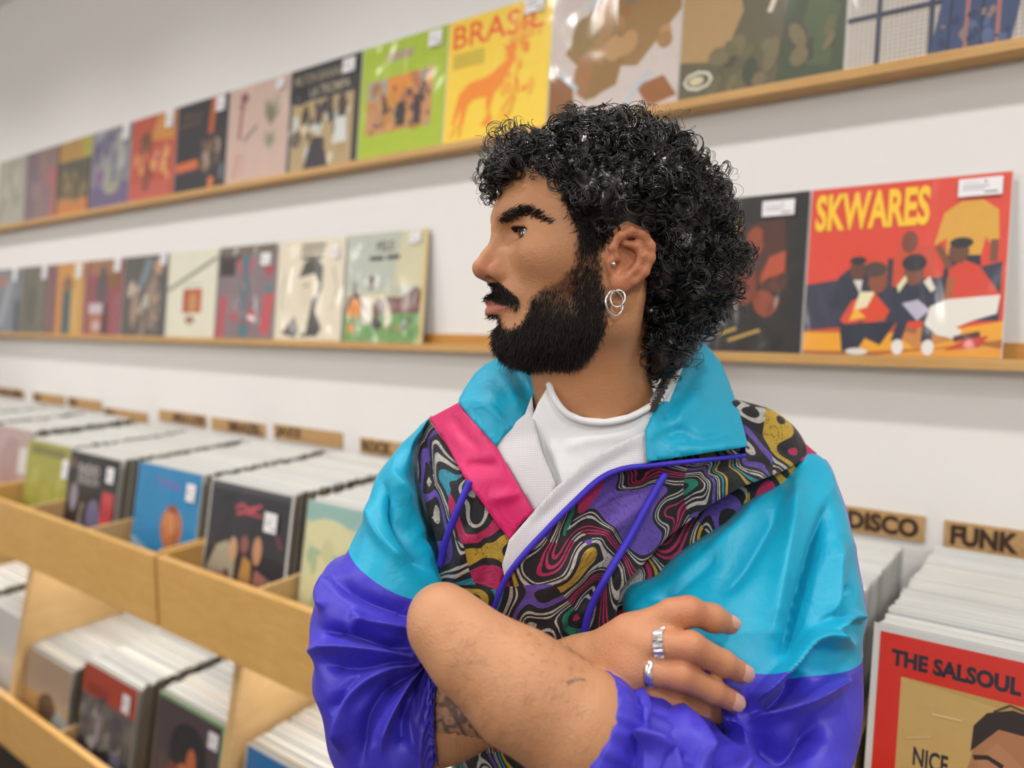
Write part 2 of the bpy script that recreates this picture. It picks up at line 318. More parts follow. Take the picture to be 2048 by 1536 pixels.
skw = [R(0,0,1,1,'d9432f'), G('35364a',(0,.14),(0,.42),(.35,.47),(.6,.42),(.98,.52),(.98,.2),(.6,.2)), R(0,0,1,.14,'a8622c'), G('e8a32c',(0,.02),(0,.13),(.4,.13),(.7,.14),(1,.2),(1,.1),(.7,.05),(.35,.02)), G('c98242',(.5,.12),(.72,.2),(.8,.1),(.6,.04)), G('e09a34',(.6,.03),(.9,.07),(1,.05),(1,0),(.4,0)),
  G('d8a23e',(.66,.62),(.7,.8),(.78,.86),(.88,.86),(.95,.8),(.96,.64),(.92,.62),(.9,.66),(.88,.55),(.72,.57),(.72,.66)), G('232838',(.72,.56),(.88,.56),(.9,.3),(.7,.3)), L(.035,'7a4a34',(.68,.62),(.75,.48)), L(.035,'7a4a34',(.94,.64),(.94,.52)),
  G('c9492f',(.48,.62),(.66,.62),(.68,.38),(.44,.4)), E(.54,.65,.042,.065,'7a4130'), L(.03,'3a3340',(.45,.56),(.45,.36)),
  G('292e40',(.14,.28),(.18,.46),(.27,.54),(.38,.5),(.42,.34),(.3,.24)), E(.28,.5,.042,.06,'633a2c'), E(.28,.555,.045,.025,'28252c'), G('d9d2cc',(.26,.44),(.31,.44),(.3,.36)),
  G('d9492c',(.2,.2),(.26,.32),(.38,.36),(.46,.26),(.42,.16),(.3,.14)), G('e8dcb4',(.27,.26),(.3,.37),(.38,.37),(.34,.28)), G('efb03a',(.25,.2),(.28,.28),(.34,.22)), E(.39,.43,.05,.07,'8a4a32'), E(.37,.5,.065,.045,'4b3a34'), L(.03,'8a5038',(.3,.2),(.36,.14)), L(.028,'a06040',(.4,.2),(.6,.14)),
  G('272b3c',(.2,.18),(.5,.2),(.42,.06),(.34,.1),(.3,.02),(.22,.02)), E(.3,.02,.06,.02,'d9d6d4'),
  G('2a2f42',(.5,.22),(.46,.36),(.52,.44),(.7,.44),(.74,.3),(.7,.2)), E(.57,.47,.05,.07,'7a4a36'), E(.57,.53,.062,.05,'2a2730'), G('e3dab0',(.49,.4),(.5,.36),(.54,.43),(.53,.46)), G('e0dccb',(.62,.42),(.65,.45),(.68,.38),(.66,.36)), G('b9b4c8',(.52,.3),(.6,.32),(.66,.26),(.6,.2)), L(.05,'2a2f42',(.54,.24),(.5,.08)), L(.05,'2a2f42',(.66,.24),(.65,.08)), E(.51,.05,.03,.045,'e4e0dc'), E(.66,.05,.03,.045,'e4e0dc'),
  G('d4422f',(.72,.3),(.74,.48),(.8,.54),(.88,.5),(.98,.34),(.9,.3)), E(.78,.58,.048,.065,'6b4332'), E(.79,.63,.055,.03,'25232a'), L(.035,'a3603c',(.75,.44),(.74,.28)), G('e3dfd6',(.98,.34),(.97,.24),(.86,.2),(.7,.12),(.64,.18),(.66,.28),(.74,.32)), G('e3dfd6',(.64,.2),(.7,.24),(.82,.14),(.78,.1),(.7,.12)), G('c93a34',(.74,.04),(.9,.06),(.94,.12),(.84,.1)), L(.03,'5a2a2a',(.78,.1),(.9,.13))] + \
  [T('SKWARES',.03,.74,.63,.965,'f6c52c',.035)]
record(skw, -.148, .047, ZL, LEAN, 'red record with tall yellow title and a seated group of young men', LEDG, sticker=(.86,.93,.062,.03))
blk = [R(0,0,1,1,'1d1815'), G('4a2418',(.25,.2),(.9,.4),(.86,.85),(.5,.8),(.3,.5))] + S(15,40,.2,.25,.88,.8,['5c2c1b','7a3520','3b2118','8d3e25','2a1c17'],.03,.09) + [G('b04a2a',(.74,.46),(.88,.5),(.88,.64),(.78,.6)), E(.3,.3,.06,.05,'a04428'), L(.02,'b99a4e',(.4,.08),(.6,.15)), L(.02,'b99a4e',(.55,.07),(.75,.14)), L(.07,'55525e',(.36,.02),(.52,.2)), L(.05,'d6b65e',(.25,.75),(.36,.86),(.34,.74),(.46,.84),(.44,.72)), L(.04,'d6b65e',(.44,.72),(.56,.78),(.56,.86),(.48,.84)), L(.012,'3a3f9a',(.5,.76),(.54,.82)), R(.93,0,1,1,'15161a')]
record(blk, -.461, .047, ZL, LEAN, 'black record with smoky red picture, directly behind the curly hair', LEDG, sticker=(.82,.91,.06,.03))
low = [
 ([R(0,0,1,1,'b9b89e'), R(0,.46,1,1,'b3b9ac'), G('c9c3a2',(.6,.5),(1,.5),(1,1),(.7,1)), R(0,0,1,.26,'6e9a58'), G('6b4a42',(.52,.26),(.55,.42),(.7,.4),(.9,.5),(.96,.46),(.96,.26)), G('7a5648',(0,.26),(.05,.42),(.2,.46),(.24,.26)), R(.52,.3,.95,.36,'84605a'), G('d8893a',(.06,.1),(.05,.3),(.1,.4),(.2,.4),(.22,.28),(.24,.12),(.16,.07)), L(.03,'4a3626',(.13,.4),(.13,.55)), G('cfc8b8',(.24,.1),(.22,.4),(.34,.46),(.4,.36),(.36,.12)), E(.34,.54,.045,.07,'4f3328'), G('d6cfae',(.34,.26),(.36,.42),(.5,.44),(.58,.34),(.66,.14),(.56,.12),(.5,.26)), E(.46,.3,.09,.1,'6a4a3c'), E(.44,.17,.07,.06,'3a3430'), E(.66,.13,.1,.05,'a4825e'), L(.05,'3a332e',(.76,.12),(.84,.22)), T('PELE',.38,.83,.6,.92,'5f5640',.02), R(.3,.745,.48,.785,'3b4038'), R(.52,.75,.68,.79,'3b4038'), L(.03,'d9b85a',(.985,0),(.985,1))] + S(17,20,.03,.02,.95,.24,['689455','77a562','5f8a4f'],.02,.06),
  'record with a guitar and a seated man on grass, last before the bare ledge', (.86,.93,.04,.03)),
 ([R(0,0,1,1,'ddd3bd'), G('46443f',(.34,.62),(.42,.78),(.6,.82),(.7,.72),(.7,.5),(.62,.4),(.66,.55),(.58,.66),(.44,.64)), G('46443f',(.56,.4),(.66,.46),(.62,.28),(.72,.12),(.66,.04),(.4,.03),(.52,.2)), G('d6cbb4',(.36,.6),(.56,.62),(.58,.42),(.48,.3),(.38,.36)), G('4b4944',(.12,.06),(.3,.24),(.38,.1),(.34,.02)), E(.46,.16,.05,.1,'e4dcc8'), R(.36,.92,.72,.955,'7b776a'), R(.36,.865,.7,.9,'85816f'), R(.37,.8,.68,.84,'5a574f'), L(.012,'8f8a7c',(.16,.7),(.08,.5),(.1,.3)), L(.012,'8f8a7c',(.84,.72),(.92,.5),(.86,.3)), L(.02,'6a665c',(.42,.54),(.5,.55))],
  'cream record with a black ink portrait of a man in profile', (.88,.86,.03,.04)),
 ([R(0,0,1,1,'7f6d72'), R(0,.9,1,1,'6d6256'), R(0,.84,.4,.9,'34322f'), R(.02,.68,.3,.84,'2a2120'), L(.14,'b34a55',(.06,.0),(.12,.45)), L(.16,'bd4a52',(.86,.05),(.92,.5)), L(.06,'b5485c',(.34,.86),(.48,.6),(.62,.86)), L(.1,'3f6f7d',(.5,.9),(.48,.5),(.5,.0)), E(.48,.55,.09,.1,'3c6675'), E(.33,.26,.08,.08,'b2484f'), E(.62,.24,.09,.08,'ad4650'), E(.5,.1,.09,.07,'47727c'), G('e3dfe2',(.58,.26),(.8,.2),(.78,.15),(.56,.22)), E(.9,.72,.08,.06,'a84850'), E(.9,.52,.06,.05,'4a7480')] + S(19,16,.2,.1,.8,.6,['86747a','8f8086','74646c'],.03,.07),
  'red and grey record with a horned blue figure on the lower ledge', (.84,.84,.05,.04)),
 ([R(0,0,1,1,'d9d6c2'), L(.05,'8f8d7c',(0,.55),(.98,.9)), R(.34,.28,.72,.56,'b1553a'), E(.54,.4,.09,.12,'c08a52'), E(.5,.2,.1,.05,'9a7260'), R(.36,.6,.7,.62,'b9b6a2'), G('a8472f',(.34,.3),(.46,.28),(.44,.5),(.34,.54))],
  'off-white record with a small red picture in its middle', None),
 ([R(0,0,1,1,'57534f'), L(.16,'6f8088',(.3,.4),(.6,.95)), E(.8,.85,.1,.1,'b58e6e'), E(.5,.42,.12,.2,'b3aea2'), E(.3,.3,.1,.24,'a88a78'), E(.78,.42,.1,.25,'b08f78'), E(.52,.2,.16,.16,'6c665a'), R(.9,0,1,.8,'46484c')] + S(23,22,.05,.02,.9,.7,['8f7c6e','5f5a54','bba894','6e6862'],.04,.1),
  'smoky grey record with blurred figures, left of the off-white one', (.92,.93,.04,.04)),
 ([R(0,0,1,1,'8d4a52'), R(.1,.8,.9,1,'9a6e52'), E(.45,.6,.16,.22,'5b4f52'), E(.48,.82,.08,.1,'4e4a4a'), R(.62,.62,.9,.8,'7b5a28'), R(.2,.02,.62,.42,'2e2826'), R(.12,.0,.5,.4,'a2694a'), R(.12,.28,.5,.42,'c3b6bb'), E(.34,.12,.12,.08,'c3a6a8'), R(.75,.0,1,.55,'93545c')],
  'maroon record with a smaller picture card standing in front of it', (.86,.93,.05,.06)),
 ([R(0,0,1,1,'c58a4a'), R(.0,0,.16,1,'7b5258'), R(.35,0,.62,.62,'4f5c60'), R(.62,0,.9,1,'c9a05a'), R(.3,.62,.7,.75,'b07a54'), E(.5,.72,.1,.1,'6a5c4a')],
  'orange record with a grey figure on the lower ledge', (.84,.88,.05,.06)),
 ([R(0,0,1,1,'6a675c'), E(.4,.4,.2,.3,'5d5a52'), L(.12,'77746a',(.6,.1),(.7,.9)), R(.85,0,1,1,'7c5a5c')],
  'plain olive grey record on the lower ledge', (.8,.9,.05,.06)),
 ([R(0,0,1,1,'7b7f88'), L(.2,'9a9ea6',(.3,.1),(.6,.8)), R(.0,.72,.5,.9,'a2796e'), R(.8,0,1,.5,'4a5260')],
  'blue grey record at the far end of the lower ledge', (.8,.9,.05,.06)),
 ([R(0,0,1,1,'b3a8a0'), R(0,.6,.7,1,'b88878')], 'pale blurred record, leftmost on the lower ledge', None)]
for k, (sh, lab, st) in enumerate(low):
    record(sh, -1.263 - .1575 - .3195 * k, .047, ZL, LEAN, lab, LEDG, sticker=st)
# ------------------------------------------------------------------ record bins against the wall
random.seed(4)
TILT = math.radians(9.5)
def bin_unit(x0, x1, divs, lower, label):
    r = empty('record_bin', ((x0 + x1) / 2, -.3, 0.0)); tag(r, label, 'record bin', 'birch record bins along the wall')
    cx = (x0 + x1) / 2
    def part(n, b, m=M_BIRCH, bev=.0015):
        o = link(n, boxes(n, [(b[0] - cx, b[1] - cx, b[2] + .3, b[3] + .3, b[4], b[5])], bev), m, r); return o
    if not lower:
        part('front_panel', (x0 + .006, x1 - .006, -.595, -.577, .806, .984))
        part('bottom_board', (x0 + .002, x1 - .002, -.576, -.006, .80, .815), M_BIRCH_IN)
        for s in (x0 + .0125, x1 - .0125): part('side_panel', (s - .0065, s + .0065, -.5765, -.30, .8155, .99))
        for s in divs: part('divider', (s - .005, s + .005, -.5765, -.30, .8155, .982), M_BIRCH_IN)
    else:
        part('front_panel', (x0 + .0015, x1 - .0015, -.595, -.577, .13, .312))
        part('bottom_board', (x0 + .002, x1 - .002, -.576, -.006, .135, .150), M_BIRCH_IN)
        part('plinth', (x0 + .01, x1 - .01, -.50, -.02, .0, .134), M_FLOOR)
        for s in divs: part('divider', (s - .005, s + .005, -.5765, -.006, .1505, .305), M_BIRCH_IN)
        for s in (x0 + .0085, x1 - .0085):            # tall side panel with a slanting front edge
            pr = [(-.5765, .1505), (-.5765, .312), (-.480, .799), (-.006, .799), (-.006, .1505)]
            vs = [(s - cx + d, y + .3, z) for d in (-.007, .007) for y, z in pr]; n = len(pr)
            link('side_panel', mesh('side_panel', vs, [tuple(range(n))[::-1], tuple(range(n, 2 * n))] + [(i, (i + 1) % n, n + (i + 1) % n, n + i) for i in range(n)]), M_BIRCH_IN, r)
    return r
JU, PU, JL = -1.633, .375, -1.462
bn = ['far upper birch bin at the left edge of the view', 'upper birch bin left of the jacket, holding the blue record', 'upper birch bin mostly hidden by the man', 'upper birch bin at the right holding the red funk record']
for i, k in enumerate((-6, -3, 0, 3, 6)):
    a = JU + PU * k
    if i < 4 or True: bin_unit(a, a + 3 * PU, (a + PU - (.014 if k == -3 else -.004 if k == 3 else 0), a + 2 * PU), False, (['far upper birch bin whose front runs out at the left edge', 'upper birch bin holding the blue record and the black one', 'upper birch bin holding the record with three singers', 'upper birch bin at the right holding the red record', 'upper birch bin beyond the right edge of the picture'])[i])
for i, k in enumerate((-6, -3, 0, 3)):
    a = JL + .385 * k
    bin_unit(a, a + 1.155, (a + (.345 if k == -3 else .385), a + .77), True, ['far lower birch bin at the left edge', 'lower birch bin holding the record with the curly haired woman', 'lower birch bin under the purple sleeve', 'lower birch bin at the right'][i])
# covers standing at the front of each column
def column_front(s_left, off, z, shapes, label, sticker, lower, **kw):
    # off / z are those of the top edge; the base stands further out
    h = LP
    return record(shapes, s_left + LP / 2 + .003, off + h * math.sin(TILT), z - h * math.cos(TILT), TILT, label, 'records facing out of the bins', sticker=sticker, **kw)
world = [R(0,0,1,1,'c9c79c'), R(0,.86,1,1,'8fb3ad'), G('9db9a8',(.5,.9),(1,.95),(1,.5),(.72,.62)), E(.4,.42,.28,.16,'7fa587'), E(.2,.62,.16,.1,'9bb796'), R(0,.28,1,.4,'d5cfa0'), R(0,0,1,.26,'7f9d6d'), E(.25,.78,.24,.12,'d3cea2'), E(.85,.75,.2,.14,'cfcda6'), S(77,18,.05,.05,.95,.8,['a9b98e','c4c394','8bab88','d2cc9c'],.04,.1)]
group3 = [R(0,0,1,1,'2a2a32'), L(.03,'b54a55',(.34,.82),(.42,.86),(.5,.83),(.66,.88)), L(.03,'b54a55',(.36,.78),(.6,.84)), L(.025,'a5434e',(.44,.8),(.68,.8)), G('a59c86',(.02,.28),(.14,.5),(.28,.56),(.4,.42),(.4,0),(.0,0)), E(.36,.5,.055,.1,'c39a76'), E(.5,.56,.05,.07,'8c5550'), E(.66,.54,.055,.11,'c08a68'), G('b98a4a',(.46,.3),(.5,.48),(.6,.44),(.62,.2)), G('8f5a52',(.4,.05),(.44,.28),(.58,.26),(.56,.0)), G('9d6a5c',(.6,.1),(.66,.4),(.8,.36),(.8,.0)), G('b4ab90',(.82,.0),(.82,.36),(.9,.3),(.98,.02)), L(.06,'c7bb9a',(.46,.0),(.46,.2)), L(.05,'4a2a30',(.3,.34),(.32,.16)), R(.0,.95,1,1,'44444a'), L(.04,'6a3a40',(.85,.72),(.94,.6)), S(88,16,.05,.02,.9,.3,['7a4a46','a87a62','c3b59a','4a3034'],.02,.06)]
blue = [R(0,0,1,1,'1b7fb4'), G('8fb0c8',(0,0),(.0,.35),(.3,.26),(.5,.1),(.6,0)), G('6aa2c6',(.55,0),(1,0),(1,.12),(.7,.16)), L(.03,'5a6fae',(.28,.9),(.72,.86)), L(.022,'6a66a8',(.36,.86),(.7,.83)), E(.62,.5,.17,.19,'b5673f'), E(.6,.54,.11,.1,'cf8a55'), G('b06a44',(.5,.4),(.74,.4),(.68,.24),(.58,.24)), G('a07a66',(.55,.26),(.7,.26),(.66,.06),(.58,.04)), E(.62,.66,.07,.04,'8a4a30'), E(.56,.5,.04,.12,'c27a4a'), L(.03,'97887c',(.52,.2),(.46,.04)), L(.02,'7c4a34',(.66,.62),(.7,.36))]
black3 = [R(0,0,1,1,'191a1f'), T('RADIO',.2,.8,.62,.9,'b9b3ad',.02), T('SESSION',.2,.7,.62,.79,'a49f9a',.02), R(.72,.28,.94,.68,'b83a42'), R(.72,.28,.94,.4,'d0602a'), R(.7,.2,.94,.28,'d9cfd0'), E(.58,.4,.14,.18,'6d6788'), E(.16,.55,.08,.14,'8f8794'), L(.05,'8f8468',(.3,.3),(.36,.52)), E(.36,.2,.12,.14,'4f5670'), E(.7,.1,.2,.12,'625c80'), E(.08,.88,.06,.06,'6a5240'), S(99,30,.02,.0,.9,.32,['4a4660','6a6488','30303c','7e7a90','8c7a70'],.03,.08)]
olive = [R(0,0,1,1,'9c9a3e'), R(.1,.86,.9,.95,'77743a'), R(0,0,1,.3,'8b8a1f'), S(66,12,.05,.1,.95,.85,['a2a047','96943a','a9a552'],.08,.16)]
pink = [R(0,0,1,1,'b39a98'), E(.5,.6,.3,.3,'a88a8a'), R(.7,.5,.95,.8,'cfcac6')]
column_front(-1.258 + .018, .455, 1.150, world, 'green and cream record with a hazy map, touching the purple sleeve', None, False)
column_front(-1.633 + .028, .455, 1.148, group3, 'dark record with three singers under a red script title', (.8,.78,.045,.045), False, sleeve=.006)
column_front(-2.008 + .04, .45, 1.150, blue, 'blue record with a brown balloon shape on it', (.88,.84,.04,.045), False)
column_front(-2.383 + .0, .45, 1.138, black3, 'black record with pale lettering and a red and orange label', (.86,.85,.042,.045), False)
column_front(-2.758 + .042, .44, 1.140, olive, 'plain olive yellow record in the far bin', (.95,.78,.04,.06), False)
column_front(-3.1, .40, 1.150, pink, 'dusty pink record at the left edge behind the olive one', None, False)
sal = [R(0,0,1,1,'d22b1e'), R(.085,.0,1,.835,'bd9a58'), G('c8a666',(.085,.1),(.4,.3),(.5,.8),(.085,.835)), T('THE SALSOUL ORCHESTRA',.045,.872,.90,.94,'1f2030',.048), T('NICE',.145,.50,.265,.575,'1c1c2c',.028), T("'N'",.18,.415,.245,.475,'1c1c2c',.028), T('NAASTY',.12,.32,.3,.395,'1c1c2c',.028),
  G('b07a55',(.335,.1),(.325,.4),(.315,.5),(.335,.58),(.35,.68),(.42,.75),(.6,.74),(.72,.6),(.72,.1)), G('b98460',(.36,.3),(.36,.6),(.42,.68),(.52,.6),(.5,.3)), G('2c2220',(.335,.62),(.34,.72),(.38,.78),(.46,.815),(.58,.8),(.7,.74),(.76,.55),(.76,.3),(.7,.3),(.66,.56),(.56,.66),(.5,.73),(.42,.73)), L(.018,'2e211c',(.345,.6),(.39,.615),(.44,.595)), L(.013,'241814',(.355,.545),(.39,.553),(.42,.54)), E(.39,.54,.014,.010,'1c1210'), L(.018,'2e211c',(.52,.575),(.57,.595),(.62,.57)), L(.013,'241814',(.53,.535),(.57,.54),(.61,.525)), L(.012,'8a5a40',(.46,.56),(.455,.42),(.48,.4)), G('93463c',(.42,.3),(.47,.325),(.54,.3),(.48,.27)), L(.008,'4a3a34',(.4,.79),(.45,.83),(.5,.82)), L(.008,'e0c48c',(.2,.72),(.3,.725)), L(.006,'d8ba80',(.12,.6),(.2,.63))]
column_front(-.133 + .026, .462, 1.148, sal, 'red and gold record with black title and a dark haired woman, nearest in the bins', None, False, sleeve=.008)
gig = [R(0,0,1,1,'5a5658'), R(0,.72,1,1,'a8402c'), R(.1,.74,.5,.84,'8f2f22'), R(0,0,1,.3,'2b2a34'), S(44,30,.02,.28,.98,.72,['7d7a72','625e66','8f8a84','4a4650','a59f98','6d6a60'],.04,.1), R(.4,.3,.5,.7,'6a6466'), E(.7,.5,.1,.16,'4a4650'), E(.75,.2,.12,.14,'6a6880'), L(.04,'9a92a0',(.35,.3),(.38,.6))]
wom = [R(0,0,1,1,'4a3c42'), R(.94,0,1,1,'8fae84'), R(0,.97,1,1,'7fae72'), E(.5,.62,.28,.24,'22222a'), E(.5,.52,.22,.2,'24222a'), E(.46,.36,.12,.17,'c0683a'), E(.56,.56,.07,.12,'b9653c'), E(.3,.4,.08,.1,'7a3a34'), G('c96a2e',(.12,0),(.2,.2),(.4,.22),(.6,.18),(.8,.1),(.85,0)), L(.05,'3a2a2c',(.38,.44),(.42,.44)), G('8d3f2c',(.42,.26),(.5,.28),(.54,.25),(.48,.23)), S(45,14,.1,0,.85,.2,['b85a2c','d67c3c','9a4426'],.03,.07)]
bluel = [R(0,0,1,1,'1d6cab'), G('7f93bd',(.35,.7),(.6,.82),(1,.8),(1,.2),(.5,.3)), S(46,10,.3,.2,.95,.8,['8d9cc4','5a86b8','a2a9cc'],.06,.12)]
tanl = [R(0,0,1,1,'a8907a'), R(0,.0,1,.6,'b0854e'), E(.55,.5,.2,.16,'5c4434'), G('9aa09a',(.6,.3),(.95,.1),(1,.5),(.8,.6))]
column_front(JL - .385 + .025, .50, .545, wom, 'record with a smiling woman with big dark curls', (.85,.85,.04,.04), True)
column_front(JL - .77 - .02, .50, .505, gig, 'grey crowd record with a red band across its top', (.85,.84,.04,.05), True)
column_front(JL + .03, .50, .530, bluel, 'bright blue record at the bottom beside the purple elbow', None, True, sleeve=.005)
column_front(JL - 1.155 + .018, .575 - LP * math.sin(TILT), .465, tanl, 'tan record fronting the leaning stack at the lower left', None, True)
# ---- the packed records behind them: nearest ones as objects, the rest as one mass
def sleeve_mesh(w, h, th):
    vs = boxv(-w / 2, w / 2, 0, th, 0, h)
    me = mesh('record_sleeve', vs, BOXF, [2, 0, 2, 1, 2, 1]); return me
variants = [sleeve_mesh(.306 + .004 * random.random(), .308 + .006 * random.random(), .0045 + .0003 * random.random()) for _ in range(9)]
for v in variants:
    for m in (M_TOP, M_SIDE, M_PLASTIC): v.materials.append(m)
mass_v, mass_f, mass_m = [], [], []
cols = [  # s_left, top off, top z, back off, how many as objects, label
 (-.066, .452, 1.152, .02, 58, 'record packed in the right-hand stack behind the red cover'),
 (-.424, .475, 1.142, .02, 40, 'record packed in the stack just behind the teal shoulder at the right'),
 (-.883 + .02, .45, 1.145, .02, 0, ''),
 (-1.258 + .02, .447, 1.150, .02, 20, 'record packed behind the green and cream map cover'),
 (-1.633 + .028, .447, 1.150, .02, 44, 'record packed behind the cover with three singers'),
 (-2.008 + .04, .442, 1.150, .02, 36, 'record packed behind the blue balloon cover'),
 (-2.383 + .002, .442, 1.140, .02, 26, 'record packed behind the black cover with the red label'),
 (-2.758 + .04, .432, 1.142, .02, 8, 'record packed behind the olive yellow cover'),
 (-3.133 + .03, .392, 1.152, .02, 0, ''), (-3.508 + .03, .42, 1.15, .02, 0, ''), (-3.883 + .03, .42, 1.15, .02, 0, ''),
 (.242 + .02, .45, 1.15, .02, 0, ''),
 (JL - .385 + .025, .492, .548, .02, 22, 'record packed behind the curly haired woman cover'),
 (JL - .77 - .02, .492, .508, .02, 22, 'record packed behind the grey crowd cover with the red band'),
 (JL + .03, .492, .535, .02, 14, 'record packed behind the bright blue cover at the bottom'),
 (JL - 1.155 + .018, .515, .47, .02, 6, 'record packed in the leaning stack at the lower left'),
 (JL - 1.54, .5, .52, .02, 0, ''), (JL - 1.925, .5, .52, .02, 0, ''), (JL + .415, .5, .53, .02, 0, '')]
for (s, off, z, back, nobj, lab) in cols:
    th = TILT + random.uniform(-.02, .02); n = 0; o = off
    lo, hi = z - LP * math.cos(TILT), 0
    while o > back + .04:
        v = random.choice(variants); o -= .0054 + random.uniform(0, .0003)
        t2 = th * min(1, max(.25, (o - .02) / .14)) if o < .16 else th
        loc = Vector((s + LP / 2 + .003 + (-.045 * o / .45 if s > -.45 and s < 0 and z > 1 else 0) + random.uniform(-.0018, .0018), -(o + LP * math.sin(t2)), lo + random.uniform(-.002, .003)))
        if n < nobj:
            ob = bpy.data.objects.new('record_sleeve', v); COL.objects.link(ob); ob.location = loc; ob.rotation_euler = (-t2, random.uniform(-.003, .003), random.uniform(-.001, .001))
            tag(ob, lab, 'record', lab.replace('record packed', 'records'))
        else:
            mt = Matrix.Translation(loc) @ Matrix.Rotation(-t2, 4, 'X') @ Matrix.Rotation(random.uniform(-.0015, .0015), 4, 'Z')
            q = len(mass_v); mass_v += [mt @ x.co for x in v.vertices]; mass_f += [tuple(i + q for i in f) for f in BOXF]; mass_m += [2, 0, 2, 1, 2, 1]
        n += 1
mo = link('packed_records', mesh('packed_records', mass_v, mass_f, mass_m), [M_TOP, M_SIDE, M_PLASTIC])
tag(mo, 'dense rows of white sleeved records filling the back of the bins', 'records', kind='stuff')
# ---- kraft genre tags standing on the wall above the columns
def genre(s0, s1, z1, h, words, label):
    r = empty('genre_tag', ((s0 + s1) / 2, -.0005, z1 - h)); tag(r, label, 'sign', 'kraft genre tags above the bins')
    link('card', boxes('card', [(-(s1 - s0) / 2, (s1 - s0) / 2, -.004, 0, 0, h)]), M_KRAFT, r)
    for wd, x0, x1 in words:
        v, f = text_tris(wd, .05)
        link('lettering', mesh('lettering', [((x0 + a * (x1 - x0) - .5) * (s1 - s0), -.0045, h * (.12 + .76 * b)) for a, b in v], f), M_INK, r)
genre(-.41, -.090, 1.193, .048, [('SOUL', .04, .47), ('/', .51, .55), ('DISCO', .60, .97)], 'kraft tag lettered DISCO beside the teal sleeve')
genre(-.060, .26, 1.192, .048, [('FUNK', .03, .34), ('/', .40, .45), ('SOUL', .52, .9)], 'kraft tag lettered FUNK at the right edge')
genre(-1.555, -1.24, 1.197, .046, [('ROCK', .03, .42)], 'kraft tag touching the teal sleeve at the left')
genre(-1.966, -1.634, 1.203, .050, [('JAZZ', .03, .44)], 'kraft tag above the blue record, its ink on the left half')
genre(-2.327, -2.015, 1.197, .046, [('BRAZIL', .35, .95)], 'kraft tag above the black record, its ink on the right half')
genre(-2.68, -2.36, 1.199, .046, [('AFRICA / LATIN', .3, .97)], 'kraft tag above the olive record')
genre(-3.12, -2.77, 1.176, .046, [('SOUL', .03, .26)], 'low kraft tag standing left of the others over the far bin')
genre(-3.45, -3.14, 1.20, .046, [('POP', .03, .3)], 'third kraft tag from the left edge')
genre(-3.815, -3.485, 1.20, .046, [('FOLK', .03, .28)], 'second kraft tag from the left edge')
genre(-4.24, -3.92, 1.202, .046, [('DUB', .05, .95)], 'kraft tag cut by the left edge of the picture')
# ------------------------------------------------------------------ the man: helpers
# camera-aligned metric frame (x right, y up, z depth) in which the figure is laid out, then moved to the world
def cw(p):
    p = np.asarray(p, float); return CAM + p[..., :1] * RGT + p[..., 1:2] * UPV + p[..., 2:3] * FWD
def cp(px, py, z): return np.array(((px - CX) / F * z, -(py - CY) / F * z, z))
def wc(w):
    d = np.asarray(w, float) - CAM; return np.stack([d @ RGT, d @ UPV, d @ FWD], -1)
TH = math.radians(12)
HA, HB, HC = np.array((-math.cos(TH), 0, -math.sin(TH))), np.array((0, 1., 0)), np.array((math.sin(TH), 0, -math.cos(TH)))
HO = np.array((.085, .1128, .72))
HM = np.stack([HA, HB, HC])
def hw(p): return cw(np.asarray(p, float) @ HM + HO)          # head frame (forward, up, toward lens) -> world
def H(px, py, c=0.):
    r = np.array(((px - CX) / F, -(py - CY) / F, 1.)); z = (c + HO @ HC) / (r @ HC); return HM @ (r * z - HO)

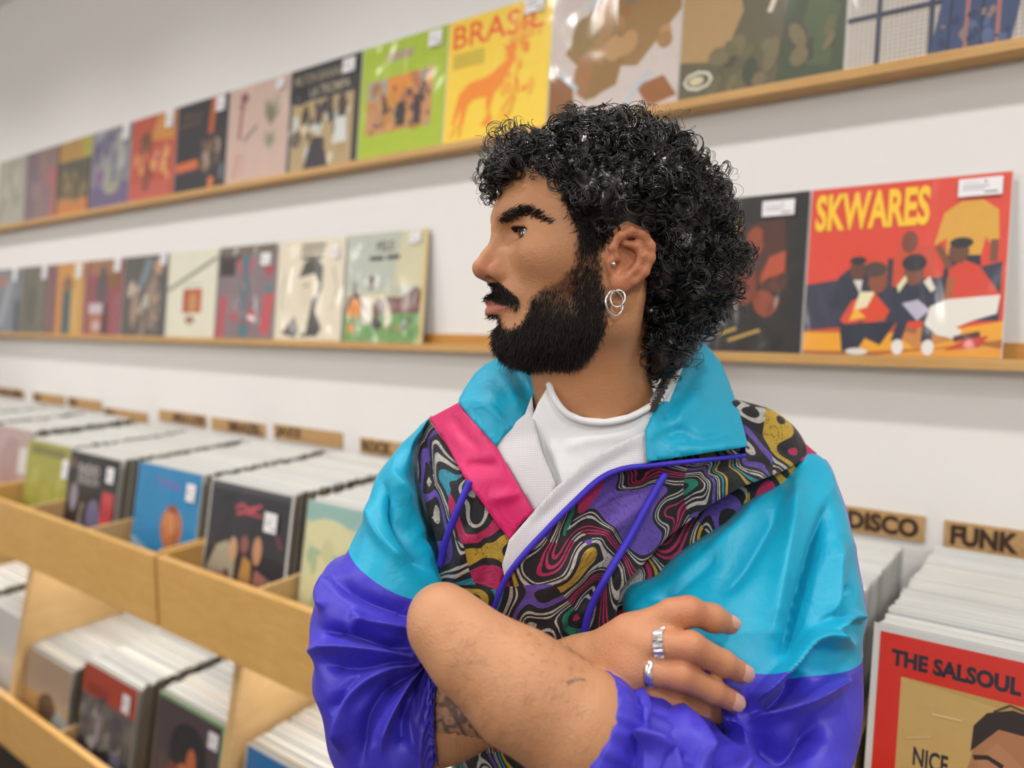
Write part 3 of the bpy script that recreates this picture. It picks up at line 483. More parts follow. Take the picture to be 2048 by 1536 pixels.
def sd_ell(p, c, r):
    q = (p - np.float32(c)); r = np.float32(r)
    k0 = np.sqrt(((q / r) ** 2).sum(-1)); k1 = np.sqrt(((q / (r * r)) ** 2).sum(-1)) + 1e-9
    return k0 * (k0 - 1) / k1
def sd_cone(p, a, b, ra, rb):
    a = np.float32(a); ab = np.float32(b) - a; t = np.clip(((p - a) @ ab) / (ab @ ab), 0, 1)
    q = p - a - t[..., None] * ab
    return np.sqrt((q * q).sum(-1)) - (ra + (rb - ra) * t)
class Field:
    """signed distance on a grid; shapes are blended in one after the other"""
    def __init__(s, lo, hi, h, frame=None):
        s.lo, s.h = np.float32(lo), h; s.n = [int(round((b - a) / h)) + 1 for a, b in zip(lo, hi)]
        s.d = np.full(s.n, .06, np.float32); s.frame = frame
    def sub(s, lo, hi):
        i0 = [max(0, int((a - o) / s.h) - 1) for a, o in zip(lo, s.lo)]; i1 = [min(n, int((b - o) / s.h) + 3) for b, o, n in zip(hi, s.lo, s.n)]
        if any(b <= a for a, b in zip(i0, i1)): return None, None
        sl = tuple(slice(a, b) for a, b in zip(i0, i1))
        g = np.stack(np.meshgrid(*[s.lo[k] + s.h * np.arange(i0[k], i1[k], dtype=np.float32) for k in range(3)], indexing='ij'), -1)
        return sl, g
    def blend(s, fn, lo, hi, k, op='+'):
        m = k + .012; sl, g = s.sub(np.float32(lo) - m, np.float32(hi) + m)
        if sl is None: return
        v = fn(g).astype(np.float32); d = s.d[sl]
        if op == '+': hh = np.maximum(k - np.abs(d - v), 0) / k; s.d[sl] = np.minimum(d, v) - hh * hh * k / 4
        else: v = -v; hh = np.maximum(k - np.abs(d - v), 0) / k; s.d[sl] = np.maximum(d, v) + hh * hh * k / 4
    def ell(s, c, r, k=.01, op='+'):
        c, r = np.float32(c), np.float32(r); s.blend(lambda g: sd_ell(g, c, r), c - r, c + r, k, op)
    def cone(s, a, b, ra, rb, k=.01, op='+'):
        a, b = np.float32(a), np.float32(b); R_ = max(ra, rb)
        s.blend(lambda g: sd_cone(g, a, b, ra, rb), np.minimum(a, b) - R_, np.maximum(a, b) + R_, k, op)
    def chain(s, pts, rs, k=.01, op='+'):
        for i in range(len(pts) - 1): s.cone(pts[i], pts[i + 1], rs[i], rs[i + 1], k, op)
    def sym(s, f, *a, **kw):
        for sg in (1, -1):
            b = [np.array(x, float) * (1, 1, sg) if isinstance(x, (tuple, list, np.ndarray)) and len(x) == 3 and i < (2 if f == 'cone' else 1) else x for i, x in enumerate(a)]
            getattr(s, f)(*b, **kw)
    def mesh(s):
        """naive surface nets"""
        d = s.d; n = d.shape; sg = d < 0
        cnt = np.zeros([k - 1 for k in n], np.uint8)
        for i in (0, 1):
            for j in (0, 1):
                for k in (0, 1): cnt += sg[i:n[0] - 1 + i, j:n[1] - 1 + j, k:n[2] - 1 + k]
        act = np.argwhere((cnt > 0) & (cnt < 8)); idx = np.full(cnt.shape, -1, np.int32); idx[tuple(act.T)] = np.arange(len(act))
        acc = np.zeros((len(act), 3), np.float32); w = np.zeros(len(act), np.float32)
        cs = [(i, j, k) for i in (0, 1) for j in (0, 1) for k in (0, 1)]
        for a in cs:
            for ax in range(3):
                if a[ax]: continue
                b = list(a); b[ax] = 1
                da = d[tuple((act + a).T)]; db = d[tuple((act + b).T)]; m = (da < 0) != (db < 0)
                t = da / np.where(m, da - db, 1); q = act[m] + np.float32(a); q[:, ax] += t[m]; acc[m] += q; w[m] += 1
        V = s.lo + s.h * (acc / w[:, None]); Q = []
        for ax in range(3):
            o = [k for k in range(3) if k != ax]
            sl0 = [slice(None)] * 3; sl1 = [slice(None)] * 3; sl0[ax] = slice(0, -1); sl1[ax] = slice(1, None)
            for k in o: sl0[k] = slice(1, -1); sl1[k] = slice(1, -1)
            e0, e1 = sg[tuple(sl0)], sg[tuple(sl1)]; e = np.argwhere(e0 != e1)
            st = e0[tuple(e.T)]; e = e + [0 if k == ax else 1 for k in range(3)]
            c4 = []
            for (u, v) in ((-1, -1), (0, -1), (0, 0), (-1, 0)):
                c = e.copy(); c[:, o[0]] += u; c[:, o[1]] += v; c4.append(idx[tuple(c.T)])
            q = np.stack(c4, 1); fl = st if ax != 1 else ~st
            q[~fl] = q[~fl][:, ::-1]; Q.append(q)
        return V, np.concatenate(Q)
def tubes(paths, radii, sides=3, taper=.25):
    """paths (m, n, 3) -> one mesh of thin tubes with the given base radii, tapering to the tip"""
    m, n, _ = paths.shape
    tg = np.gradient(paths, axis=1); tg /= np.linalg.norm(tg, axis=2, keepdims=True) + 1e-12
    up = np.where(np.abs(tg[..., 2:3]) < .8, np.array((0, 0, 1.)), np.array((1., 0, 0)))
    u = np.cross(tg, up); u /= np.linalg.norm(u, axis=2, keepdims=True) + 1e-12; v = np.cross(tg, u)
    r = radii[:, None] * (1 - (1 - taper) * np.linspace(0, 1, n) ** 2)[None]
    an = np.arange(sides) * 2 * math.pi / sides
    V = paths[:, :, None] + r[..., None, None] * (u[:, :, None] * np.cos(an)[:, None] + v[:, :, None] * np.sin(an)[:, None])
    i = np.arange(m)[:, None, None] * n * sides; j = np.arange(n - 1)[None, :, None] * sides; k = np.arange(sides)[None, None]; k2 = (k + 1) % sides
    Q = np.stack([i + j + k, i + j + k2, i + j + sides + k2, i + j + sides + k], -1).reshape(-1, 4)
    return V.reshape(-1, 3), Q
def spline(pts, n):
    """Catmull-Rom through pts (k, d) -> (n, d)"""
    p = np.asarray(pts, float); p = np.vstack([2 * p[0] - p[1], p, 2 * p[-1] - p[-2]]); t = np.linspace(0, len(p) - 3 - 1e-9, n); i = t.astype(int); f = (t - i)[:, None]
    a, b, c, d = p[i], p[i + 1], p[i + 2], p[i + 3]
    return .5 * (2 * b + (c - a) * f + (2 * a - 5 * b + 4 * c - d) * f * f + (3 * b - a - 3 * c + d) * f ** 3)
def tps(ctrl):
    c = np.asarray(ctrl, float); xy = c[:, :2] / 500; n = len(c)
    U = lambda r2: np.where(r2 > 0, r2 * np.log(r2 + 1e-12), 0)
    K = U(((xy[:, None] - xy[None]) ** 2).sum(-1)) + np.eye(n) * 1e-3; Pm = np.hstack([np.ones((n, 1)), xy])
    A = np.block([[K, Pm], [Pm.T, np.zeros((3, 3))]]); w = np.linalg.solve(A, np.concatenate([c[:, 2], np.zeros(3)]))
    def f(q):
        q = np.asarray(q, float) / 500; k = U(((q[:, None] - xy[None]) ** 2).sum(-1)); return k @ w[:n] + w[n] + q @ w[n + 1:]
    return f
def seg_d(q, pl):
    """distance of points q (n,2) to polyline pl and the position 0..1 along it"""
    pl = np.asarray(pl, float); L_ = np.hypot(*np.diff(pl, axis=0).T); S_ = np.concatenate([[0], np.cumsum(L_)]); best = np.full(len(q), 1e9); pos = np.zeros(len(q))
    for i in range(len(pl) - 1):
        a, ab = pl[i], pl[i + 1] - pl[i]; t = np.clip(((q - a) @ ab) / (ab @ ab), 0, 1); dd = np.hypot(*(q - a - t[:, None] * ab).T); m = dd < best
        best[m] = dd[m]; pos[m] = (S_[i] + t[m] * L_[i]) / S_[-1]
    return best, pos
def strokes(q, st):
    """fold height at pixels q from strokes (polyline, width px, height m)"""
    h = np.zeros(len(q))
    for pl, w, amp in st:
        d, t = seg_d(q, spline(pl, 16)); h += 1.3 * amp * (.55 * np.exp(-(d / w) ** 2) + .75 * np.exp(-(np.sqrt(d * d + (.22 * w) ** 2) - .22 * w) / (w * .55))) * np.minimum(1, np.minimum(t, 1 - t) * 5 + .15)
    return h
def fbm(p, sc, seed=0, oct=3):
    """smooth pseudo noise from sine sums, -1..1"""
    rg = np.random.RandomState(seed); o = np.zeros(p.shape[:-1]); a = 1.
    for _ in range(oct):
        for _ in range(5):
            k = rg.normal(size=3); k /= np.linalg.norm(k); o += a * .28 * np.sin(p @ (k * sc * 2 * math.pi * rg.uniform(.7, 1.3)) + rg.uniform(0, 6.3))
        sc *= 2.1; a *= .5
    return o
def inpoly(q, poly):
    p = np.asarray(poly, float); r = np.zeros(len(q), bool); j = len(p) - 1
    for i in range(len(p)):
        with np.errstate(divide='ignore', invalid='ignore'):
            c = ((p[i, 1] > q[:, 1]) != (p[j, 1] > q[:, 1])) & (q[:, 0] < (p[j, 0] - p[i, 0]) * (q[:, 1] - p[i, 1]) / (p[j, 1] - p[i, 1]) + p[i, 0])
        r ^= c; j = i
    return r
def patch(name, poly, zf, mat, parent, off=0., th=.0012, step=7., folds=(), wob=0., seed=0, curved=True, edge_roll=0.):
    """a cut piece of cloth: outline traced in pixels, laid on the depth surface zf, with thickness"""
    poly = np.asarray(poly, float)
    if curved:
        cl = np.vstack([poly, poly[:1]]); b = []
        for i in range(len(poly)):
            n = max(1, int(np.hypot(*(cl[i + 1] - cl[i])) / step)); b += [cl[i] + (cl[i + 1] - cl[i]) * k / n for k in range(n)]
        b = np.array(b)
    lo, hi = poly.min(0), poly.max(0); gx, gy = np.meshgrid(np.arange(lo[0], hi[0], step), np.arange(lo[1], hi[1], step)); g = np.stack([gx.ravel(), gy.ravel()], 1)
    g[:, 0] += (np.round((g[:, 1] - lo[1]) / step) % 2) * step / 2
    g = g[inpoly(g, poly)]; dd, _ = seg_d(g, np.vstack([poly, poly[:1]])); g = g[dd > step * .55]
    allp = np.vstack([b, g]); nb = len(b)
    v, _, f, _, _, _ = delaunay_2d_cdt([Vector(x) for x in allp], [(i, (i + 1) % nb) for i in range(nb)], [list(range(nb))], 1, 1e-4)
    v = np.array([tuple(x) for x in v]); z = zf(v) - off
    f = np.array([t for t in f if len(t) == 3])
    e, _ = seg_d(v, np.vstack([poly, poly[:1]]))
    if len(folds): z = z - strokes(v, folds)
    if wob: z = z + wob * fbm(np.column_stack([v / 100, np.zeros(len(v))]), .5, seed)
    if edge_roll: z = z + edge_roll * np.exp(-(e / 9) ** 2)
    fr = np.array([P(x, y, q) for (x, y), q in zip(v, z)]); bk = np.array([P(x, y, q) for (x, y), q in zip(v, z + th)])
    a, b_, c = fr[f[:, 0]], fr[f[:, 1]], fr[f[:, 2]]; nrm = np.cross(b_ - a, c - a); flip = ((CAM - a) * nrm).sum(1) < 0; f[flip] = f[flip][:, ::-1]
    n = len(v); ed = {}
    for t in f:
        for i in range(3):
            k = (t[i], t[(i + 1) % 3]); ed[k] = 1
    rim = [k for k in ed if (k[1], k[0]) not in ed]
    fs = [tuple(t) for t in f] + [tuple(t[::-1] + n) for t in f] + [(b2, a2, a2 + n, b2 + n) for a2, b2 in rim]
    o = link(name, mesh(name, np.vstack([fr, bk]), fs), mat, parent, True)
    return o
def ringtube(name, centers, rad, mat, parent, n=64, sides=10, cap=True, closed=False):
    p = spline(centers, n) if not closed else np.asarray(centers)
    n = len(p); r = np.interp(np.linspace(0, 1, n), np.linspace(0, 1, len(np.atleast_1d(rad))), np.atleast_1d(rad))
    if closed:
        tg = np.roll(p, -1, 0) - np.roll(p, 1, 0)
    else: tg = np.gradient(p, axis=0)
    tg /= np.linalg.norm(tg, axis=1, keepdims=True); ref = np.array((.3, .2, .93)); u = np.cross(tg, ref); u /= np.linalg.norm(u, axis=1, keepdims=True); w = np.cross(tg, u)
    an = np.arange(sides) * 2 * math.pi / sides
    V = (p[:, None] + r[:, None, None] * (u[:, None] * np.cos(an)[None, :, None] + w[:, None] * np.sin(an)[None, :, None])).reshape(-1, 3)
    m = n if closed else n - 1
    fs = [(i * sides + k, i * sides + (k + 1) % sides, ((i + 1) % n) * sides + (k + 1) % sides, ((i + 1) % n) * sides + k) for i in range(m) for k in range(sides)]
    if cap and not closed: fs += [tuple(range(sides))[::-1], tuple(range((n - 1) * sides, n * sides))]
    return link(name, mesh(name, V, fs), mat, parent, True)
# ------------------------------------------------------------------ the man: materials
def skin_mat():
    t = NT('skin'); ca = t.n('ShaderNodeVertexColor', layer_name='skin').outputs[0]; co = t.objco()
    v = t.mix(t.math('MULTIPLY', t.noise(38, 4, co), .22), ca, 'a8603f')
    t.set(Base_Color=v, Roughness=.48, Subsurface_Weight=.08, Subsurface_Scale=.004, Specular_IOR_Level=.45,
          Normal=t.bump(t.math('ADD', t.noise(520, 3, co), t.math('MULTIPLY', t.noise(130, 3, co), .7)), .38, .0014))
    t.b.inputs['Subsurface Radius'].default_value = (1, .35, .2); return t.m
M_SKIN = skin_mat()
t = NT('curly_hair'); t.set(Base_Color=(.006, .0052, .005, 1), Roughness=.30, Specular_IOR_Level=.8); M_HAIR = t.m
t = NT('beard_hair'); t.set(Base_Color=(.014, .010, .008, 1), Roughness=.5, Specular_IOR_Level=.4); M_BEARD = t.m
def nylon(name, a, b, sheen):
    t = NT(name); co = t.objco(); n1 = t.noise(26, 3, co, .5, .8); n2 = t.noise(95, 3, co)
    wv = t.noise(1500, 1, co)
    t.set(Base_Color=t.mix(t.math('MULTIPLY', n2, .5), a, b), Roughness=.47, Sheen_Weight=.06, Sheen_Roughness=.4, Specular_IOR_Level=.42,
          Normal=t.bump(t.math('ADD', t.math('ADD', t.math('MULTIPLY', n1, 1.0), t.math('MULTIPLY', n2, .10)), t.math('MULTIPLY', wv, .02)), .24, .010))
    return t.m
M_TEAL = nylon('teal_nylon', '00a2c6', '0097bd', '')
M_PURP = nylon('violet_blue_nylon', '3f36bd', '382fae', '')
M_PINK = nylon('pink_nylon', 'd31f68', 'c01a5c', '')
def swirl():
    t = NT('swirl_print_cotton'); co = t.n('ShaderNodeMapping', {'Vector': t.n('ShaderNodeTexCoord').outputs['Object'], 'Location': (.31, .17, .06)}).outputs[0]
    w1 = t.n('ShaderNodeTexNoise', {'Vector': co, 'Scale': 12.0, 'Detail': 0.0}).outputs['Color']
    wv = t.n('ShaderNodeVectorMath', {0: w1, 1: (.13, .13, .13)}, operation='MULTIPLY').outputs[0]
    q = t.n('ShaderNodeVectorMath', {0: co, 1: wv}, operation='ADD').outputs[0]
    n = t.noise(10.5, 0, q, .5, .3)
    sel = t.noise(8.5, 0, co, .5, .0)
    K, Wt = '0d0c11', 'b5b0aa'
    A = t.ramp(n, [(0, '5f46a2'), (.27, K), (.295, Wt), (.304, K), (.316, Wt), (.325, K), (.362, 'b01c58'), (.371, K), (.386, 'b01c58'), (.395, K), (.410, 'b01c58'), (.419, K), (.45, Wt), (.459, K), (.472, Wt), (.490, K), (.515, 'b3932a'), (.55, K), (.58, 'b01a54'), (.64, K), (.668, Wt), (.68, K), (.695, Wt)], 'CONSTANT')
    Bq = t.ramp(n, [(0, 'b01c58'), (.28, K), (.305, '0f7560'), (.34, K), (.365, Wt), (.374, K), (.387, Wt), (.396, K), (.409, Wt), (.425, K), (.46, '5f46a2'), (.50, K), (.53, Wt), (.54, K), (.555, Wt), (.58, K), (.615, '24849c'), (.645, K), (.668, 'b3932a'), (.7, K)], 'CONSTANT')
    c = t.mix(t.ramp(sel, [(0, '000000'), (.5, 'ffffff')], 'CONSTANT'), A, Bq)
    hatch = t.n('ShaderNodeTexNoise', {'Vector': t.n('ShaderNodeVectorMath', {0: q, 1: (700, 90, 330)}, operation='MULTIPLY').outputs[0], 'Scale': 1.0, 'Detail': 2.0}).outputs['Fac']
    c = t.mix(t.ramp(hatch, [(.34, 'd0d0d0'), (.46, '000000')]), c, '1a171c')
    t.set(Base_Color=c, Roughness=.75, Sheen_Weight=.15, Normal=t.bump(t.math('ADD', t.noise(24, 3, co), t.math('MULTIPLY', t.noise(900, 1, co), .05)), .4, .008)); return t.m
M_SWIRL = swirl()
t = NT('white_mesh_lining'); co = t.objco()
sx = t.n('ShaderNodeSeparateXYZ', {0: t.n('ShaderNodeMapping', {'Vector': co, 'Rotation': (0, 0, -YAW)}).outputs[0]}).outputs
vr = t.math('MULTIPLY', t.math('SINE', t.math('MULTIPLY', t.math('ADD', sx[0], sx[2]), 2 * math.pi / .0031)), t.math('SINE', t.math('MULTIPLY', t.math('SUBTRACT', sx[0], sx[2]), 2 * math.pi / .0031)))
t.set(Base_Color=t.ramp(vr, [(.0, 'dedcdf'), (.25, 'd6d4d8'), (.7, '9b99a1')]), Roughness=.8, Normal=t.bump(vr, -.3, .0006)); M_MESH = t.m
t = NT('white_cotton'); co = t.objco()
t.set(Base_Color=(.80, .81, .83, 1), Roughness=.85, Sheen_Weight=.2, Normal=t.bump(t.math('ADD', t.noise(18, 3, co), t.math('MULTIPLY', t.noise(1100, 1, co), .08)), .3, .006)); M_TEE = t.m
M_CORD = plain('violet_cord', '3626b8', .6)
M_SILVER = plain('silver', (.78, .77, .74), .22, Metallic=1.0)
M_DKMET = plain('dark_metal', (.08, .075, .07), .35, Metallic=1.0)
M_NAIL = plain('nail', 'c99b8a', .28)
M_TROU = plain('dark_denim', '23252c', .8)
M_SHOE = plain('shoe_leather', '1c1a19', .5)
# ------------------------------------------------------------------ the man: body
man_base = P(1190, 1000, .79)
man = empty('person', (man_base[0], man_base[1], 0))
tag(man, 'man with black curls and beard, arms crossed, in a teal and violet windbreaker', 'person')
MI = Matrix.Translation((-man_base[0], -man_base[1], 0))
def own(o):
    if o.parent is man: o.matrix_parent_inverse = MI
    return o
# -- head and neck, in the head frame
HF = Field((-.135, -.215, -.115), (.140, .165, .105), .0014)
h = HF
h.ell((.000, .054, 0), (.098, .092, .076), .01)
h.ell((.046, .052, 0), (.0555, .062, .060), .02)
h.ell((.050, -.010, 0), (.046, .072, .054), .02)
h.sym('ell', (.056, .010, .046), (.030, .020, .017), k=.022)
h.sym('cone', (.094, .0535, .012), (.080, .0575, .040), .0085, .0075, k=.014)
h.ell((.086, -.030, 0), (.0195, .026, .027), .014)
h.sym('cone', (.004, -.052, .047), (.076, -.0705, .013), .019, .018, k=.02)
h.sym('cone', (.004, -.05, .050), (.004, .005, .060), .016, .014, k=.02)
h.ell((.083, -.068, 0), (.0155, .0145, .020), .014)
h.ell((.045, -.055, 0), (.045, .022, .040), .02)
# eye sockets, eyes
h.sym('ell', (.0985, .0335, .030), (.016, .0125, .018), k=.012, op='-')
EYE = (.0752, .0308, .0322)
h.sym('ell', EYE, (.0138, .0135, .0150), k=.005)
h.sym('cone', (.0872, .0398, .022), (.0762, .0408, .043), .0030, .0026, k=.006)
h.sym('cone', (.0872, .0218, .024), (.0772, .0228, .042), .0030, .0026, k=.007)
h.sym('ell', (.0890, .0307, .0350), (.0135, .0052, .0150), k=.0018, op='-')
# nose
h.chain([H(997, 458), H(989, 484) - (.004, 0, 0), H(968, 512) - (.0065, 0, 0), H(945, 537) - (.0098, -.0012, 0)], [.0070, .0066, .0078, .0096], .007)
h.cone(H(945, 537) - (.011, .001, 0), H(975, 560) - (.005, -.002, 0), .0085, .007, .006)
h.sym('ell', (.1030, -.0020, .0108), (.0105, .0085, .0078), k=.006)
h.sym('ell', (.1085, -.0105, .0072), (.0060, .0042, .0036), k=.003, op='-')
h.sym('cone', (.0985, .012, .0085), (.0965, -.004, .013), .006, .006, k=.01)
# lips
h.sym('cone', (.1085, -.0305, 0), (.0925, -.0345, .0225), .0046, .0028, k=.005)
h.sym('cone', (.1080, -.0410, 0), (.0925, -.0370, .0215), .0052, .0030, k=.005)
h.sym('cone', (.1160, -.0356, 0), (.0960, -.0356, .0235), .0012, .0010, k=.0025, op='-')
h.ell((.1085, -.052, 0), (.008, .005, .014), .006, '-')
# neck
h.cone((-.004, -.015, -.004), (-.022, -.215, -.050), .053, .060, .03)
h.cone((.022, -.078, -.008), (.004, -.20, -.040), .036, .044, .03)
SC_ = (cp(1205, 838, .712) - HO) @ HM.T
h.cone((-.016, -.03, .052), SC_, .012, .008, .022)
h.cone((-.016, -.03, -.052), (cp(1150, 838, .725) - HO) @ HM.T, .012, .008, .022)
h.cone((.044, -.112, -.014), (.038, -.128, -.018), .009, .010, .02)
h.cone((cp(1225, 850, .722) - HO) @ HM.T, (cp(1330, 812, .752) - HO) @ HM.T, .008, .010, .02)
# ears
def ear(sg):
    e = lambda px, py, c=.080: np.array(H(px, py, c)) * (1, 1, sg)
    h.ell(e(1256, 516, .0745), (.022, .030, .0075), .008)
    h.ell(e(1258, 520, .083), (.0135, .0195, .0055), .003, '-')
    h.chain([e(1236, 522, .082), e(1226, 496, .083), e(1238, 473, .085), e(1262, 463, .086), e(1287, 471, .0865), e(1300, 492, .0865), (e(1301, 516, .0855)), e(1290, 544, .083), e(1268, 564, .080)], [.0028, .0036, .0040, .0044, .0048, .0048, .0044, .0040, .0042], .003)
    h.chain([e(1250, 488, .0825), e(1274, 492, .084), e(1284, 512, .0845), e(1272, 538, .082), e(1254, 552, .081)], [.0030, .0038, .0040, .0040, .0036], .004)
    h.cone(e(1222, 524, .0795), e(1226, 540, .0790), .0048, .0046, .005)
    h.ell(e(1241, 566, .0785), (.0095, .0095, .0055), .006)
    h.ell(e(1240, 536, .086), (.006, .0065, .0075), .004, '-')
ear(1); ear(-1)
Vh, Qh = h.mesh(); Vhh = Vh.copy(); Vh_w = hw(Vh)
# -- forearms and hands, in the camera frame
AF = Field((-.235, -.42, .478), (.255, -.148, .705), .0016)
a = AF
def ch(pts, rs, k=.01): a.chain([cp(*p) for p in pts], rs, k)
ch([(1540, 1640, .585), (1330, 1570, .560), (1240, 1512, .553), (1165, 1468, .548), (1040, 1382, .548), (940, 1300, .556), (890, 1248, .566)], [.026, .028, .034, .0418, .0385, .0315, .0275], .02)       # his left forearm
ch([(1150, 1430, .540), (1040, 1352, .545)], [.028, .026], .03)
ch([(890, 1248, .566), (884, 1236, .600), (900, 1245, .640)], [.0265, .026, .024], .015)                                        # wrist bent back, hand tucked under the arm
for i, (u, v) in enumerate(((-30, -8), (-12, 14), (8, 34), (28, 50))):
    ch([(900 + u * .6, 1245 + v * .6, .635), (905 + u, 1250 + v, .675), (930 + u, 1255 + v, .695)], [.010, .009, .0075], .006)
ch([(740, 1490, .655), (800, 1465, .655), (890, 1432, .648), (1030, 1392, .642), (1130, 1356, .632), (1180, 1340, .622)], [.034, .035, .0365, .0330, .0270, .0255], .02)      # his right forearm
# his right hand: palm, fingers
ch([(1175, 1338, .622), (1235, 1312, .602)], [.025, .021], .02)
ch([(1185, 1350, .620), (1225, 1362, .602)], [.022, .018], .02)
mcp = [(1282, 1290, .577), (1266, 1337, .574), (1246, 1376, .580), (1228, 1404, .592)]
for m in mcp: ch([(1200, 1340, .610), m], [.020, .0125], .014)
ch([mcp[0], mcp[1], mcp[2], mcp[3]], [.0125, .0125, .0120, .0115], .012)
fing = [[mcp[0], (1335, 1290, .566), (1382, 1293, .562), (1446, 1326, .570), (1484, 1345, .580)],
        [mcp[1], (1315, 1345, .563), (1360, 1351, .559), (1424, 1381, .566), (1466, 1402, .575)],
        [mcp[2], (1300, 1388, .570), (1345, 1400, .571), (1400, 1417, .582), (1432, 1428, .594)],
        [mcp[3], (1275, 1420, .595), (1312, 1434, .602), (1345, 1444, .612), (1365, 1452, .620)]]
fr = [[.0125, .0108, .0116, .0101, .0087], [.0122, .0104, .0112, .0098, .0086], [.0115, .0100, .0104, .0092, .0080], [.0105, .0090, .0092, .008, .007]]
for f_, r_ in zip(fing, fr): ch(f_, r_, .0045)
th_ = [(1190, 1325, .612), (1262, 1272, .592), (1345, 1226, .583), (1378, 1222, .582), (1425, 1236, .588), (1458, 1248, .596)]
ch(th_, [.022, .0170, .0105, .0108, .0104, .0086], .008)
ch([(1240, 1300, .596), (1330, 1256, .590)], [.016, .009], .016)
Va, Qa = a.mesh(); Va_w = cw(Va)
nv = len(Vh_w)
V_all = np.vstack([Vh_w, Va_w]); Q_all = np.vstack([Qh, Qa + nv])
body = link('body', fastmesh('body', V_all, Q_all), M_SKIN, man, True); own(body)
# natural colouring of the skin
def smst(x, a_, b_): t_ = np.clip((x - a_) / (b_ - a_), 0, 1); return t_ * t_ * (3 - 2 * t_)
colr = np.empty((len(V_all), 3)); colr[:nv] = lin('c28c62'); colr[nv:] = lin('c49069')
def mixc(m, c, sl=slice(None)): colr[sl] = colr[sl] * (1 - m[:, None]) + np.array(lin(c)) * m[:, None]
A_, B_, C_ = Vhh.T; ac = np.abs(C_)
hs = slice(0, nv)
lipm = smst(A_, .085, .092) * smst(.006 - np.abs(B_ + .0362) , -.002, .002) * smst(.0235 - ac, -.002, .002)
mixc(lipm * .8, 'b0605a', hs)
nosem = np.exp(-(((A_ - .118) / .014) ** 2 + ((B_ - .002) / .012) ** 2)); mixc(nosem * .5, 'b9684a', hs)
earm = smst(ac, .072, .08) * smst(.03 - np.abs(A_ + .008), 0, .01); mixc(earm * .5, 'b8644a', hs)
def head_px(A_, B_, ac):
    """where a spot of the head, mirrored to the near side, would show (to trace beard and brows on both sides alike)"""
    q = np.column_stack([A_, B_, ac]) @ HM + HO
    return np.column_stack([CX + F * q[:, 0] / q[:, 2], CY - F * q[:, 1] / q[:, 2]])
BEARD = [(1160, 440), (1152, 480), (1150, 527), (1121, 560), (1083, 577), (1062, 597), (1054, 628), (1040, 650), (1016, 658), (1004, 646), (996, 630), (965, 629), (955, 700), (1000, 765), (1150, 742), (1187, 706), (1212, 652), (1218, 600), (1205, 560), (1199, 500), (1198, 440)]
MOUST = [(950, 568), (996, 564), (1015, 578), (1034, 594), (1042, 612), (1032, 622), (1018, 610), (1002, 602), (985, 598), (950, 598)]
def beard_mask(A_, B_, ac):
    q = head_px(A_, B_, ac); m = np.zeros(len(q))
    for pl, w_ in ((BEARD, 9), (MOUST, 4)):
        d_, _ = seg_d(q, np.array(pl + pl[:1], float)); ins = inpoly(q, pl); m = np.maximum(m, smst(np.where(ins, d_, -d_), -w_ * .6, w_))
    return m * smst(B_, -.102, -.088) * (A_ > -.02) * smst(A_ + .9 * B_, -.075, -.060)
bm_ = beard_mask(A_, B_, ac); mixc(bm_ * .75, '2a1b14', hs)
scalp = ((A_ < .06) & (B_ > .078)) | ((A_ < -.05) & (B_ > -.09)); mixc(scalp * .9, '15100e', hs)
# tattoos: a dark figure on his right forearm, fine lines on both wrists
pxy = np.stack(proj(V_all[nv:]), 1)[:, :2] if False else np.column_stack(proj(V_all[nv:]))[:, :2]
fa = slice(nv, None); zc = Va[:, 2]
ta = inpoly(pxy, [(850, 1340), (905, 1370), (950, 1415), (1000, 1470), (965, 1478), (900, 1466), (868, 1466), (835, 1420), (840, 1360)]) & (zc > .585)
nz = fbm(Va, 26, 5, 3)
nz2 = fbm(Va, 60, 9, 2); mixc(ta * np.clip(.66 + .34 * np.sin(nz * 6 + nz2 * 2.5), .25, .92), '26272a', fa)
for ln, zmin, zmax in (([(1136, 1366), (1152, 1359), (1168, 1360)], 0, .56), ([(1137, 1345), (1141, 1334), (1150, 1326)], .58, .7)):
    d_, _ = seg_d(pxy, ln); mixc(((d_ < 3.2) & (zc > zmin) & (zc < zmax)) * .65, '4a4a50', fa)
kn = np.zeros(len(Va))
for f_ in fing + [[th_[3]] * 5]:
    kn += np.exp(-(((Va - cp(*f_[2])) ** 2).sum(1)) / .013 ** 2) + .8 * np.exp(-(((Va - cp(*f_[4])) ** 2).sum(1)) / .014 ** 2)
mixc(kn.clip(0, 1) * .45, 'b5654e', fa)
hd = smst(pxy[:, 0], 1170, 1260) * (zc > .54) * (pxy[:, 1] < 1470); mixc(hd * .35, 'b87050', fa)
at = body.data.color_attributes.new('skin', 'FLOAT_COLOR', 'POINT')
at.data.foreach_set('color', np.column_stack([colr, np.ones(len(colr))]).astype(np.float32).ravel())
# -- eyes
def eyeball(sg):
    n, m = 24, 16; vs, fs, mi = [], [], []
    c = np.array(EYE) * (1, 1, sg); r = .0121; ax = np.array((.985, .02, .17 * 1)) ; ax /= np.linalg.norm(ax)
    u = np.cross(ax, (0, 1, 0)); u /= np.linalg.norm(u); w_ = np.cross(u, ax)
    for i in range(m + 1):
        t_ = math.pi * i / m
        for k in range(n):
            q = 2 * math.pi * k / n; vs.append(hw(c + r * (math.cos(t_) * ax + math.sin(t_) * (math.cos(q) * u + math.sin(q) * w_))))
    for i in range(m):
        for k in range(n):
            fs.append((i * n + k, i * n + (k + 1) % n, (i + 1) * n + (k + 1) % n, (i + 1) * n + k)); mi.append(0 if i < 1 else 1 if i < 3 else 2)
    me = mesh('eye', vs, fs, mi)
    return own(link('eye', me, [M_PUPIL, M_IRIS, M_SCLERA], man, True))
